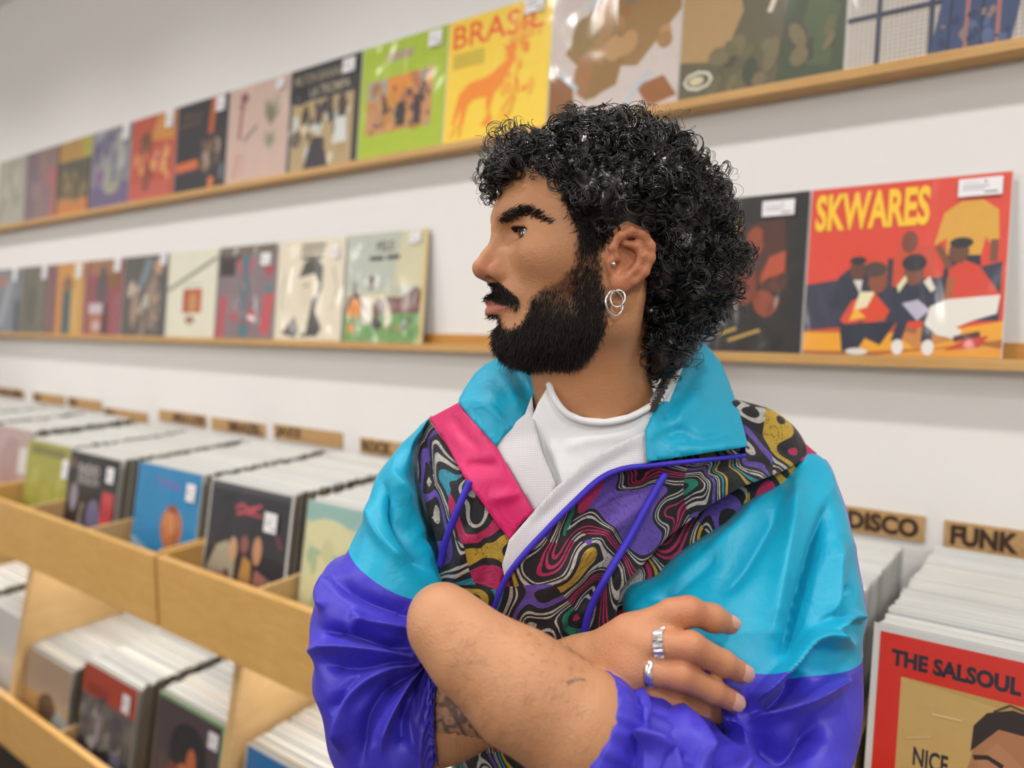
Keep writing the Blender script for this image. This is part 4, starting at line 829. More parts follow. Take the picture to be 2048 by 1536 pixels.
M_PUPIL = plain('pupil', '050505', .1); M_IRIS = plain('brown_iris', '2e1a10', .12, Coat_Weight=1.0); M_SCLERA = plain('eye_white', 'b9aaa2', .2, Coat_Weight=1.0)
eyeball(1); eyeball(-1)
# ------------------------------------------------------------------ hair
rg = np.random.RandomState(7)
def unit(v): return v / (np.linalg.norm(v, axis=-1, keepdims=True) + 1e-12)
HULL = [((-.010, .071, 0), (.116, .092, .098)), ((-.072, .016, 0), (.086, .080, .088)), ((.072, .108, 0), (.043, .037, .058)), ((-.074, -.034, 0), (.064, .042, .062)), ((-.060, .056, 0), (.086, .076, .090)), ((.098, .094, .004), (.022, .020, .046)), ((-.066, -.075, .004), (.036, .052, .054))]
def hull(p): return np.min([sd_ell(p, c, r) for c, r in HULL], 0)
def skull(p): return np.minimum(sd_ell(p, (.0, .054, 0), (.098, .092, .076)), sd_ell(p, (.046, .052, 0), (.0555, .062, .060)))
def allowed(p):
    a_, b_, c_ = p[:, 0], p[:, 1], np.abs(p[:, 2])
    face = (b_ < np.interp(a_, [.024, .034, .043, .052, .062, .075, .09, .10, .115], [-.02, .010, .042, .062, .074, .080, .078, .074, .066])) & (a_ > .024)
    earz = (a_ > -.040) & (a_ < .030) & (b_ < np.interp(a_, [-.038, -.032, -.015, .005, .018, .030], [-.06, .010, .031, .027, .018, .006])) & (c_ > .035)
    under = (b_ < np.interp(a_, [-.13, -.10, -.085, -.06, -.04, -.03], [-.060, -.071, -.095, -.110, -.088, -.04])) | ((a_ > -.034) & (b_ < -.03))
    return ~(face | earz | under)
# a dark closed volume of hair close to the scalp, so no skin shows between the curls
HG = Field((-.19, -.14, -.12), (.13, .18, .12), .0035)
_, g = HG.sub(HG.lo, HG.lo + HG.h * (np.array(HG.n) - 1)); g = g[:HG.n[0], :HG.n[1], :HG.n[2]]
dv = np.maximum(hull(g) + .013, -(.5 - allowed(g.reshape(-1, 3)).reshape(g.shape[:3])) * -.02)
HG.d = dv.astype(np.float32) + .004 * fbm(g.reshape(-1, 3), 45, 3, 2).reshape(dv.shape).astype(np.float32)
Vb, Qb = HG.mesh(); hair = own(link('hair', fastmesh('hair', hw(Vb), Qb), M_HAIR, man, True))
hair['label'] = 'short black curly hair, longer at the nape'
def ringlets(n_try, band, rad, length, turns, npts, strands, thick, seed, name, parent):
    rg = np.random.RandomState(seed)
    p = rg.uniform((-.20, -.14, -.12), (.14, .19, .12), (n_try, 3)); d = hull(p)
    p = p[(d < band[1]) & (d > band[0]) & (skull(p) > .002) & allowed(p)]
    m = len(p); eps = 1e-3
    nrm = unit(np.stack([hull(p + e_) - hull(p - e_) for e_ in np.eye(3) * eps], -1))
    ax = unit(nrm * .8 + rg.normal(size=(m, 3)) * .75 + np.array((0, -.25, 0)) + np.where(p[:, :1] < -.06, 1, 0) * np.array((-.1, -.35, 0)))
    u = unit(np.cross(ax, rg.normal(size=(m, 3)))); v = np.cross(ax, u)
    s = np.linspace(0, 1, npts)
    L_ = length * rg.uniform(.6, 1.25, m); R_ = rad * rg.uniform(.65, 1.3, m); Tn = turns * rg.uniform(.7, 1.25, m); ph = rg.uniform(0, 6.3, m)
    out, rr = [], []
    for k in range(strands):
        an = ph[:, None] + (rg.normal(size=m) * .35)[:, None] + 2 * math.pi * Tn[:, None] * s[None]
        Rk = R_[:, None] * (.55 + .45 * np.sin(math.pi * (.15 + .85 * s))[None]) * (1 + .12 * rg.normal(size=(m, 1)))
        off = rg.normal(size=(m, 1, 3)) * .0010
        q = p[:, None] + off + ax[:, None] * ((s[None] - .55) * L_[:, None])[..., None] + Rk[..., None] * (u[:, None] * np.cos(an)[..., None] + v[:, None] * np.sin(an)[..., None])
        out.append(q); rr.append(thick * rg.uniform(.7, 1.3, m))
    V, Q = tubes(hw(np.concatenate(out)), np.concatenate(rr), 3, .45)
    o = own(link(name, fastmesh(name, V, Q), M_HAIR, parent, True)); o['kind'] = 'stuff'; return o
ringlets(13500, (-.022, -.002), .0070, .020, 2.0, 26, 3, .00066, 11, 'curls', hair)
ringlets(7500, (-.010, .005), .0078, .015, 1.8, 26, 3, .00046, 12, 'curls', hair)
ringlets(1500, (.002, .011), .0075, .022, 1.5, 22, 1, .00028, 13, 'stray_curls', hair)
# ------------------------------------------------------------------ beard, brows, lashes
def surf_normals(V, Q):
    n = np.zeros_like(V); fn = np.cross(V[Q[:, 2]] - V[Q[:, 0]], V[Q[:, 3]] - V[Q[:, 1]])
    for k in range(4): np.add.at(n, Q[:, k], fn)
    return unit(n)
Nh = surf_normals(Vhh, Qh)
if (Nh * (Vhh - np.array((.0, .03, 0)))).sum(1).mean() < 0: Nh = -Nh
def strands_on(mask, count, length, lift, flow, thick, seed, npts=5, jit=.35):
    rg = np.random.RandomState(seed); pr = mask / mask.sum(); i = rg.choice(len(mask), count, p=pr)
    p = Vhh[i] + rg.normal(size=(count, 3)) * .0008; n = Nh[i]
    fl = flow(Vhh[i]) if callable(flow) else np.broadcast_to(flow, p.shape); fl = unit(fl - (fl * n).sum(1, keepdims=True) * n + rg.normal(size=p.shape) * jit * .6)
    L_ = (length(Vhh[i]) if callable(length) else length) * rg.uniform(.6, 1.2, count) * (.45 + .55 * mask[i])
    s = np.linspace(0, 1, npts)[None, :, None]; bend = rg.normal(size=(count, 1, 3)) * .25
    d1 = unit(n * lift + fl)[:, None]; d2 = unit(n * lift * .3 + fl * 1.2)[:, None]
    q = p[:, None] - n[:, None] * .0006 + L_[:, None, None] * (s * d1 + s * s * (d2 - d1) * .6 + s * s * bend * .5)
    return q, thick * rg.uniform(.7, 1.2, count)
def bl(p): return np.interp(p[:, 1], [-.10, -.06, -.03, .0, .03], [.0125, .0120, .0085, .0045, .0035])
hp_ = head_px(A_, B_, np.abs(C_)); thin = .12 + .88 * smst(hp_[:, 1] + .25 * np.abs(hp_[:, 0] - 1180) * (hp_[:, 0] > 1040), 560, 680); thin = np.maximum(thin, smst(hp_[:, 0], 1120, 1170) * .8)
q1, r1 = strands_on(np.clip(bm_, 0, 1) ** 1.5 * thin * (Vhh[:, 2] > -.065), 19000, bl, .7, np.array((.25, -1., 0)), .00030, 21)
mo_m = bm_ * (A_ > .084) * (B_ > -.032)
q2, r2 = strands_on(mo_m, 2600, .0068, .5, lambda p: np.column_stack([np.full(len(p), .1), np.full(len(p), -1.), np.sign(p[:, 2]) * .9]), .00032, 22)
TEMP = [(1122, 378), (1130, 420), (1150, 452), (1160, 500), (1206, 498), (1222, 462), (1240, 440), (1230, 395), (1180, 372)]
td, _ = seg_d(hp_, np.array(TEMP + TEMP[:1], float)); tm = inpoly(hp_, TEMP) * smst(td, 0, 7) * (A_ > -.01) * (np.abs(C_) > .03)
q4, r4 = strands_on(tm + 1e-9, 4200, .011, .55, np.array((-.35, -1., 0)), .00034, 24, 5, .9)
fringe = ((bm_ > .02) & (bm_ < .6)).astype(float)
q3, r3 = strands_on(fringe * .4, 1500, .006, .4, np.array((.2, -1., 0)), .00022, 23)
V, Q = tubes(hw(np.concatenate([q1, q2, q3, q4])), np.concatenate([r1, r2, r3, r4]), 3, .3)
bd = own(link('beard', fastmesh('beard', V, Q), M_BEARD, man, True)); bd['kind'] = 'stuff'; bd['label'] = 'full dark beard with a moustache'
BROW = spline([(1002, 439), (1012, 434), (1030, 426), (1050, 422), (1072, 431), (1097, 447)], 40)
def brow(sg):
    q = head_px(A_, B_, np.abs(C_)); d_, t_ = seg_d(q, BROW)
    m = np.clip(1.25 - d_ / np.interp(t_, [0, .15, .5, .8, 1], [7, 10.5, 10, 7, 3]), 0, 1) * (C_ * sg > .004) * (A_ > .03) * (Nh[:, 0] > -.2)
    q, r = strands_on(m, 1100, .0070, .3, lambda p: np.broadcast_to(np.array((-.8, .25, .55 * sg)), p.shape), .00030, 31 + sg, 4, .22)
    V, Q = tubes(hw(q), r, 3, .3); o = own(link('eyebrow', fastmesh('eyebrow', V, Q), M_BEARD, man, True)); o['kind'] = 'stuff'
brow(1); brow(-1)
def lashes(sg):
    n = 46; t_ = np.linspace(0, 1, n); an = np.interp(t_, [0, 1], [-1.0, 1.0]); c = np.array(EYE)
    base = c + np.column_stack([.0128 * np.cos(an * .95), np.full(n, .0046) - .0022 * an ** 2, .0136 * np.sin(an) ]); base[:, 2] *= sg; dr = unit(np.column_stack([np.cos(an), np.full(n, .12), np.sin(an) * sg]))
    s_ = np.linspace(0, 1, 4)[None, :, None]; q = base[:, None] + .0065 * (s_ * dr[:, None] + s_ * s_ * np.array((0, .25, 0)))
    V, Q = tubes(hw(q), np.full(n, .00028), 3, .3); own(link('eyelashes', fastmesh('eyelashes', V, Q), M_BEARD, man, True))['kind'] = 'stuff'
lashes(1); lashes(-1)
# ------------------------------------------------------------------ fine hair on the bare forearms
Na = surf_normals(Va, Qa)
if (Na[:, 2][Va[:, 2] < .545]).mean() > 0: Na = -Na
def arm_hair(mask, n, along, length, seed):
    rg = np.random.RandomState(seed); i = rg.choice(len(mask), n, p=mask / mask.sum()); p, nn = Va[i], Na[i]
    fl = np.broadcast_to(along, p.shape) + rg.normal(size=p.shape) * .35; fl = unit(fl - (fl * nn).sum(1, keepdims=True) * nn); s = np.linspace(0, 1, 4)[None, :, None]; L_ = length * rg.uniform(.5, 1.2, (n, 1, 1))
    return p[:, None] + L_ * (s * (fl + nn * .3)[:, None] - s * s * nn[:, None] * .12), np.full(n, .00006)
m1 = ((pxy[:, 0] > 900) & (pxy[:, 0] < 1190) & (zc < .575) & (pxy[:, 1] > 1240)).astype(float); m2 = ((pxy[:, 0] > 860) & (pxy[:, 0] < 1020) & (zc > .59) & (pxy[:, 1] > 1350)).astype(float)
q1, r1 = arm_hair(m1, 900, unit(np.array((-.6, -.45, 0))), .009, 51); q2, r2 = arm_hair(m2, 350, unit(np.array((.3, -.9, 0))), .011, 52)
V, Q = tubes(cw(np.concatenate([q1, q2])), np.concatenate([r1, r2]), 3, .3); o = own(link('arm_hair', fastmesh('arm_hair', V, Q), plain('arm_hair_brown', '6a4630', .5), man, True)); o['kind'] = 'stuff'
# ------------------------------------------------------------------ clothes: depth of the chest under the jacket
CH = tps([(1200, 840, .700), (1100, 760, .735), (1345, 745, .735), (1050, 900, .690), (1300, 930, .688), (1120, 1050, .668), (900, 950, .715), (862, 850, .775), (880, 1080, .712), (880, 1180, .715), (1450, 900, .705),
          (1490, 960, .705), (1630, 905, .785), (1560, 850, .790), (1480, 785, .800), (1250, 1150, .668), (1000, 1200, .680), (1150, 1320, .682), (1380, 1010, .690), (930, 815, .745), (1230, 1250, .678), (1000, 1340, .69), (1300, 1110, .685)])
# torso of the jacket behind the front pieces, closed all round
def torso():
    st = [(790, 1090, 1430, .80, .045), (815, 960, 1540, .815, .07), (860, 880, 1610, .83, .09), (920, 850, 1635, .835, .105), (1020, 855, 1620, .835, .115), (1150, 870, 1600, .83, .125), (1350, 880, 1580, .83, .128), (1600, 890, 1560, .83, .12), (1760, 900, 1540, .83, .125)]
    s = spline(np.array(st, float), 60); n = 72; vs, fs = [], []
    for py, x0, x1, zc, dr in s:
        z = .80; zc -= .025; dr -= .025
        L_, R_ = cp(x0, py, z), cp(x1, py, z); c = (L_ + R_) / 2; hwid = (R_ - L_)[0] / 2 * .95; c[2] = zc
        for k in range(n):
            q = 2 * math.pi * k / n; cs, sn = math.cos(q), math.sin(q)
            vs.append(cw(c + np.array((hwid * math.copysign(abs(cs) ** .8, cs), 0, -dr * math.copysign(abs(sn) ** .8, sn)))))
    m = len(s)
    for i in range(m - 1):
        for k in range(n): fs.append((i * n + k, i * n + (k + 1) % n, (i + 1) * n + (k + 1) % n, (i + 1) * n + k))
    fs += [tuple(range((m - 1) * n, m * n))]
    return mesh('jacket', np.array([np.ravel(v) for v in vs]), fs)
jacket = own(link('jacket', torso(), M_SWIRL, man, True)); jacket['label'] = 'teal, violet and pink windbreaker with a swirl print'
# ---- sleeves: (outer edge px, inner edge px, depth of the middle, half depth)
def sleeve(name, st, split, folds, bag, seed, cuff, mats=(M_TEAL, M_PURP), n=300, m=240):
    a = np.array([(*o, *i, z, d) for o, i, z, d in st], float); s = spline(a, n); tt = np.linspace(0, len(st) - 1, n)
    V = np.zeros((n, m, 3)); Nn = np.zeros((n, m, 3))
    an = 2 * math.pi * np.arange(m) / m
    for i in range(n):
        O_, I_ = cp(s[i, 0], s[i, 1], s[i, 4]), cp(s[i, 2], s[i, 3], s[i, 4]); c = (O_ + I_) / 2; hf = (O_ - I_) / 2
        V[i] = c + np.cos(an)[:, None] * hf + np.sin(an)[:, None] * np.array((0, 0, -s[i, 5]))
    du = np.gradient(V, axis=0); dvv = np.roll(V, -1, 1) - np.roll(V, 1, 1); Nn = np.cross(du, dvv); Nn /= np.linalg.norm(Nn, axis=2, keepdims=True) + 1e-12
    cen = V.mean(1, keepdims=True)
    if ((V - cen) * Nn).sum() < 0: Nn = -Nn
    px = np.stack([CX + F * V[..., 0] / V[..., 2], CY - F * V[..., 1] / V[..., 2]], -1).reshape(-1, 2)
    front = np.clip(-Nn[..., 2] * 1.6 + .25, 0, 1)
    d = strokes(px, folds).reshape(n, m) * front
    amp = np.interp(tt, *bag)[:, None]
    q = np.stack([np.repeat(tt[:, None], m, 1) * 1.0, np.repeat(np.cos(an)[None] * 1.0, n, 0), np.repeat(np.sin(an)[None] * 1.0, n, 0)], -1)
    nz = fbm(q * np.array((.9, .8, .8)), .5, seed, 2); d += amp * (np.abs(nz) - .45) * -1.0
    # gathers at the elastic
    c0, c1 = cuff; g = np.clip((tt - c0) / (c1 - c0), 0, 1)[:, None]
    d *= np.clip((tt[-1] - tt) / .5, 0, 1)[:, None]
    rad = (V - cen); rad /= np.linalg.norm(rad, axis=2, keepdims=True) + 1e-9
    V = V + Nn * d[..., None] + rad * (g * (1 - .3 * g) * .0022 * np.sin(an * 23 + 2.5 * fbm(q, .8, seed + 3, 1)))[..., None]
    k = np.arange(m); k2 = (k + 1) % m; i = np.arange(n - 1)[:, None] * m
    Q = np.stack([i + k, i + k2, i + m + k2, i + m + k], -1).reshape(-1, 4)
    me = fastmesh(name, cw(V.reshape(-1, 3)), Q); mi = np.repeat((tt[:-1] >= split).astype(np.int32), m); me.polygons.foreach_set('material_index', mi)
    return own(link(name, me, list(mats), jacket, True)), V, tt
SR = [((862, 832), (848, 866), .795, .030), ((838, 855), (836, 925), .790, .050), ((800, 893), (846, 1000), .775, .060), ((760, 943), (862, 1060), .760, .066), ((742, 1000), (884, 1120), .745, .070), ((706, 1087), (895, 1188), .725, .072),
      ((645, 1150), (890, 1222), .708, .072), ((632, 1225), (872, 1262), .692, .070), ((630, 1290), (855, 1300), .678, .070), ((646, 1385), (848, 1325), .665, .068), ((688, 1520), (850, 1340), .652, .062), ((780, 1608), (856, 1346), .642, .056), ((842, 1570), (862, 1348), .640, .048), ((874, 1518), (868, 1350), .640, .041), ((884, 1516), (874, 1352), .640, .040)]
FR = [([(905, 1000), (860, 1080), (800, 1040)], 16, -.004), ([(760, 960), (800, 1060), (862, 1150)], 14, -.009), ([(785, 940), (835, 1050), (870, 1130)], 15, .006), ([(735, 1000), (760, 1070), (810, 1130)], 16, .004),
      ([(660, 1150), (640, 1190), (650, 1220)], 14, .004), ([(668, 1160), (740, 1200), (840, 1235)], 16, -.008), ([(700, 1240), (770, 1250), (835, 1262)], 12, .006), ([(640, 1262), (700, 1268), (790, 1292), (832, 1300)], 13, -.011), ([(622, 1303), (680, 1300), (760, 1310), (830, 1318)], 14, .010),
      ([(700, 1222), (720, 1240), (690, 1265)], 12, .004), ([(650, 1330), (730, 1330), (820, 1322)], 15, -.008), ([(832, 1330), (760, 1350), (700, 1400), (688, 1500)], 13, .010), ([(725, 1350), (690, 1390), (668, 1430)], 14, -.006), ([(835, 1345), (775, 1380), (730, 1450), (720, 1536)], 13, -.009), ([(838, 1340), (800, 1390), (775, 1450), (768, 1500)], 12, .009),
      ([(815, 1400), (800, 1440), (800, 1490)], 12, -.006), ([(835, 1372), (820, 1440), (830, 1510)], 10, .004)]
sl_r, VR, _ = sleeve('sleeve', SR, 5.0, FR, ([0, 3, 6, 9, 12, 14], [.001, .003, .006, .008, .006, .002]), 3, (11.6, 13.2)); sl_r['label'] = 'right sleeve, teal above and violet below'
SLV = [((1604, 896), (1560, 912), .800, .026), ((1642, 918), (1540, 950), .790, .048), ((1664, 970), (1450, 1000), .772, .072), ((1682, 1045), (1360, 1065), .748, .088), ((1697, 1120), (1290, 1130), .724, .092), ((1712, 1215), (1245, 1195), .700, .090), ((1705, 1290), (1262, 1262), .680, .086),
       ((1708, 1350), (1310, 1330), .660, .080), ((1694, 1440), (1370, 1390), .636, .078), ((1655, 1545), (1420, 1425), .604, .074), ((1570, 1650), (1430, 1440), .578, .068), ((1440, 1690), (1390, 1432), .560, .066), ((1300, 1670), (1310, 1410), .548, .064), ((1240, 1690), (1300, 1398), .546, .064), ((1215, 1670), (1282, 1390), .547, .061), ((1200, 1610), (1264, 1410), .548, .045)]
FL = [([(1478, 1000), (1400, 1045), (1330, 1095), (1262, 1165)], 24, -.016), ([(1540, 985), (1480, 1060), (1400, 1130), (1330, 1190)], 24, .008), ([(1440, 1100), (1360, 1170), (1300, 1200)], 18, -.009), ([(1655, 1010), (1632, 1110), (1606, 1210), (1570, 1330)], 15, -.015), ([(1600, 930), (1590, 1030), (1565, 1150), (1540, 1280)], 24, .007),
      ([(1560, 1010), (1500, 1110), (1440, 1190)], 18, -.006), ([(1676, 1080), (1670, 1180), (1650, 1280)], 16, .007), ([(1700, 1170), (1680, 1215), (1640, 1250)], 10, -.006), ([(1722, 1238), (1690, 1235), (1650, 1262)], 9, .008), ([(1700, 1290), (1620, 1278), (1570, 1340), (1490, 1425)], 14, .014), ([(1600, 1340), (1580, 1385), (1520, 1425)], 18, -.016), ([(1500, 1440), (1600, 1415), (1690, 1350)], 14, .014), ([(1495, 1465), (1580, 1500), (1640, 1440)], 24, -.014),
      ([(1450, 1420), (1470, 1460), (1490, 1500), (1480, 1560)], 14, .012), ([(1420, 1420), (1440, 1470), (1440, 1540)], 14, -.011), ([(1330, 1400), (1390, 1450), (1420, 1536)], 18, .011), ([(1320, 1420), (1310, 1450), (1370, 1500), (1380, 1560)], 16, -.008), ([(1235, 1405), (1250, 1450), (1320, 1500), (1350, 1580)], 14, .009), ([(1225, 1430), (1235, 1490), (1270, 1560)], 12, -.009), ([(1205, 1440), (1210, 1500), (1225, 1570)], 10, .006)]
sl_l, VL, TTL = sleeve('sleeve', SLV, 6.0, FL, ([0, 3, 6, 9, 12, 15], [.001, .003, .004, .006, .007, .003]), 8, (13.6, 14.8)); sl_l['label'] = 'left sleeve, teal above and violet below'
# ---- gathered elastic cuffs
def cuff(c, d_, r0, r1, ln, seed, sleeve_ob, dep=1.0):
    c, d_ = np.asarray(c), unit(np.asarray(d_, float)); u = unit(np.cross(d_, (0, 0, 1.))); w_ = np.cross(d_, u); n, m = 26, 156; an = 2 * math.pi * np.arange(m) / m; t_ = np.linspace(0, 1, n)
    rg = np.random.RandomState(seed); ph = np.cumsum(rg.uniform(.6, 1.4, m)); ph = ph / ph[-1] * 2 * math.pi * 24
    V = np.zeros((n, m, 3))
    for i in range(n):
        sq = .0016 * math.sin(t_[i] * math.pi * 3.0) + (r1 - r0) * t_[i] ** 2 + r0 - .0035 * (t_[i] < .04)
        rr = sq + .0016 * (.35 + .65 * t_[i]) * np.sin(ph + .9 * math.sin(t_[i] * 4 + seed)) + .0010 * np.sin(an * 5 + t_[i] * 3)
        V[i] = c + d_ * ln * t_[i] + rr[:, None] * (np.cos(an)[:, None] * u + np.sin(an)[:, None] * w_ * dep)
    k = np.arange(m); k2 = (k + 1) % m; i = np.arange(n - 1)[:, None] * m
    return own(link('cuff', fastmesh('cuff', cw(V.reshape(-1, 3)), np.stack([i + k, i + k2, i + m + k2, i + m + k], -1).reshape(-1, 4)), M_PURP, jacket, True))
cuff(cp(1150, 1456, .546), cp(1236, 1510, .553) - cp(1150, 1456, .546), .0492, .0545, .062, 3, sl_l)
# ---- violet seam cord down the outer side of the left sleeve
sel_ = [i for i in range(len(TTL)) if .9 < TTL[i] < 6.2][::4]; kk = [int(240 * a_) for a_ in np.interp(TTL[sel_], [.9, 3, 6], [.060, .050, .045])]
ringtube('seam_cord', [np.ravel(cw(VL[i, k] + np.array((0, 0, -.0006)))) for i, k in zip(sel_, kk)], .0013, plain('violet_thread', '7d78b8', .6), jacket, 90, 6)
# ---- front pieces of the jacket
PIPE = [(1490, 911), (1400, 921), (1300, 931), (1245, 938), (1200, 958), (1150, 1003), (1100, 1053), (1050, 1107), (1015, 1152), (992, 1205), (975, 1270), (968, 1340)]
PL = [tuple(p) for p in spline(PIPE, 40)]
LEFTP = [(857, 838), (838, 872), (834, 920), (836, 960), (868, 1065), (881, 1115), (878, 1160), (890, 1300), (968, 1340), (975, 1270), (992, 1205), (1008, 1150), (1020, 1100), (1019, 1079), (985, 1035), (928, 954), (895, 893)]
own(patch('front_panel', LEFTP, CH, M_SWIRL, jacket, .004, folds=[([(850, 870), (868, 960), (880, 1060)], 10, -.006), ([(900, 1180), (920, 1120), (935, 1050)], 18, .006), ([(960, 1190), (975, 1120), (960, 1050)], 14, -.004)], wob=.002, seed=2))
RIGHTP = PL[::-1] + [(1492, 880), (1480, 800), (1520, 822), (1560, 850), (1600, 878), (1634, 907), (1560, 945), (1480, 975), (1420, 1010), (1335, 1075), (1240, 1180), (1228, 1260), (1215, 1350), (1100, 1400), (968, 1390)]
own(patch('front_panel', RIGHTP, CH, M_SWIRL, jacket, .006, folds=[([(1320, 945), (1220, 990), (1120, 1075)], 26, -.010), ([(1300, 1000), (1200, 1080), (1100, 1190)], 26, .007), ([(1390, 960), (1450, 935), (1560, 930)], 14, -.006), ([(1180, 1200), (1120, 1260), (1050, 1320)], 22, .005), ([(1260, 1100), (1180, 1190), (1110, 1290)], 14, -.005)], wob=.003, seed=5))
own(patch('placket', [(917, 805), (857, 837), (895, 893), (928, 954), (985, 1035), (1019, 1080), (1040, 1050), (1068, 1022), (1030, 958), (992, 893), (943, 838)], CH, M_PINK, jacket, .010, th=.002, folds=[([(880, 850), (930, 900)], 9, .002), ([(930, 930), (1000, 930)], 12, -.003), ([(980, 1000), (1040, 985)], 12, .003), ([(900, 830), (930, 870), (960, 900)], 8, -.003)], wob=.0016, seed=3))
own(patch('lining', [(988, 893), (1004, 868), (1050, 828), (1064, 790), (1070, 845), (1085, 905), (1112, 968), (1100, 1000), (1068, 1024), (1030, 958)], CH, M_MESH, jacket, .006, wob=.001, seed=4))
own(patch('lining', [(1010, 1160), (1004, 1130), (1018, 1080), (1067, 1023), (1110, 976), (1180, 915), (1240, 885), (1296, 860), (1298, 931)] + [p for p in PL if 1012 < p[0] < 1296], CH, M_MESH, jacket, .0115, th=.0015, folds=[([(1290, 890), (1180, 950), (1060, 1060)], 16, -.003)], wob=.001, seed=6))
ringtube('piping', [P(x, y, float(CH(np.array([(x, y)]))[0]) - .0145) for x, y in PIPE], [.0024, .0030, .0030, .0026], M_CORD, jacket, 90, 8)
# ---- collar flaps
CR = tps([(1388, 669, .812), (1421, 698, .815), (1443, 727, .805), (1465, 786, .775), (1483, 840, .735), (1496, 891, .695), (1381, 910, .672), (1295, 922, .668), (1291, 862, .675), (1304, 830, .690), (1333, 786, .722), (1362, 735, .758), (1377, 690, .79), (1410, 790, .742), (1390, 850, .700)])
own(patch('collar', [(1384, 665), (1404, 682), (1421, 698), (1443, 727), (1456, 757), (1466, 786), (1476, 815), (1483, 840), (1490, 866), (1496, 893), (1465, 898), (1381, 911), (1294, 924), (1292, 902), (1290, 862), (1304, 830), (1333, 786), (1362, 735), (1372, 700)], CR, M_TEAL, jacket, .0, th=.003,
          folds=[([(1310, 880), (1360, 862), (1400, 880), (1470, 868)], 10, -.004), ([(1330, 900), (1400, 895), (1480, 885)], 7, .003), ([(1345, 850), (1390, 800), (1440, 745)], 22, .004), ([(1312, 850), (1370, 780), (1400, 720)], 14, -.003)], wob=.0015, seed=9, edge_roll=.002))
CLF = tps([(917, 803, .742), (930, 775, .760), (950, 746, .775), (994, 717, .790), (1030, 726, .785), (1085, 746, .765), (1070, 786, .735), (1052, 830, .712), (1006, 873, .698), (992, 893, .694), (943, 837, .722), (990, 790, .722)])
own(patch('collar', [(917, 805), (918, 797), (930, 775), (950, 746), (970, 729), (994, 717), (1030, 724), (1060, 734), (1092, 744), (1082, 765), (1070, 788), (1052, 831), (1006, 874), (992, 893), (965, 862), (943, 838)], CLF, M_TEAL, jacket, .004, th=.003,
          folds=[([(940, 800), (980, 815), (1010, 850)], 8, .003), ([(990, 735), (1020, 770), (1040, 820)], 14, .004), ([(1020, 735), (1045, 770), (1060, 800)], 10, -.004), ([(930, 815), (970, 845)], 6, -.002)], wob=.0015, seed=10, edge_roll=.002))
own(patch('collar_stand', [(1384, 665), (1377, 684), (1362, 735), (1333, 786), (1304, 830), (1300, 800), (1330, 745), (1352, 700), (1372, 665)], tps([(1384, 665, .815), (1362, 735, .768), (1304, 830, .700), (1300, 800, .712), (1352, 700, .79), (1333, 786, .735), (1372, 665, .82)]), M_MESH, jacket, -.006))
own(patch('collar_stand', [(1040, 742), (1095, 742), (1100, 765), (1078, 800), (1062, 845), (1052, 830)], tps([(1040, 742, .79), (1095, 742, .775), (1078, 800, .745), (1062, 845, .715), (1052, 830, .72)]), M_MESH, jacket, -.004))
# ---- T-shirt
TS = tps([(1092, 745, .712), (1106, 787, .699), (1130, 822, .692), (1210, 842, .690), (1290, 815, .700), (1345, 755, .735), (1060, 850, .705), (1110, 980, .680), (1290, 915, .692), (1200, 920, .684), (1160, 960, .680)])
tee = own(patch('t_shirt', [(1100, 766), (1107, 787), (1130, 818), (1165, 834), (1210, 838), (1255, 829), (1290, 812), (1322, 790), (1352, 745), (1372, 720), (1340, 800), (1310, 870), (1300, 935), (1200, 960), (1115, 1000), (1060, 900), (1058, 850), (1076, 806)], TS, M_TEE, man, .0, th=.002, folds=[([(1120, 900), (1180, 880), (1260, 870)], 12, .0015), ([(1100, 880), (1120, 940), (1130, 980)], 12, .003)], wob=.0012, seed=12)); tee['label'] = 'plain white cotton T-shirt'
nb = [(1098, 762), (1107, 788), (1130, 819), (1165, 836), (1210, 840), (1255, 831), (1290, 814), (1323, 791), (1350, 750)]
zb = TS(np.array(nb, float)); ringtube('neckband', [P(x, y + 5, z_ - .0050) for (x, y), z_ in zip(nb, zb)], .0036, M_TEE, tee, 60, 8)
# ---- drawstrings
def cord(pts, lift):
    return ringtube('drawstring', [P(x, y, float(CH(np.array([(x, y)]))[0]) - l_) for (x, y), l_ in zip(pts, lift)], .0037, M_CORD, jacket, 60, 8)
cord([(1330, 948), (1300, 1000), (1262, 1070), (1215, 1150), (1180, 1220), (1164, 1290), (1160, 1318)], [.010, .016, .020, .020, .019, .018, .016])
cord([(940, 962), (915, 1020), (892, 1080), (880, 1130)], [.010, .013, .013, .010])
# ---- rings, earrings, chain
def band(name, c, ax, r, wd, th, parent, mat, nub=False, n=48):
    c = np.asarray(c); ax = unit(np.asarray(ax, float)); u = unit(np.cross(ax, (0, .3, 1))); w_ = np.cross(ax, u); vs, fs = [], []
    for k in range(n):
        q = 2 * math.pi * k / n; e = u * math.cos(q) + w_ * math.sin(q); b_ = (.0007 * (1 if k % 3 else -1)) if nub else 0
        for rr, hh in ((r, -wd / 2), (r + th + b_, -wd / 2), (r + th + b_ * .5, 0), (r + th + b_, wd / 2), (r, wd / 2)): vs.append(cw(c + e * rr + ax * hh))
    m = 5
    for k in range(n):
        for j in range(m): fs.append((k * m + j, k * m + (j + 1) % m, ((k + 1) % n) * m + (j + 1) % m, ((k + 1) % n) * m + j))
    return own(link(name, mesh(name, np.array([np.ravel(v) for v in vs]), fs), mat, parent, not nub))
f0 = [cp(*p) for p in fing[0]]; f1 = [cp(*p) for p in fing[1]]
o = band('ring', cp(1322, 1289, .5685), f0[2] - f0[0], .0115, .0075, .0014, man, M_SILVER, True); o['label'] = 'ornate openwork silver ring'
o = band('ring', cp(1302, 1343, .5655), f1[2] - f1[0], .0112, .0068, .0012, man, M_SILVER); o['label'] = 'plain wide silver ring'
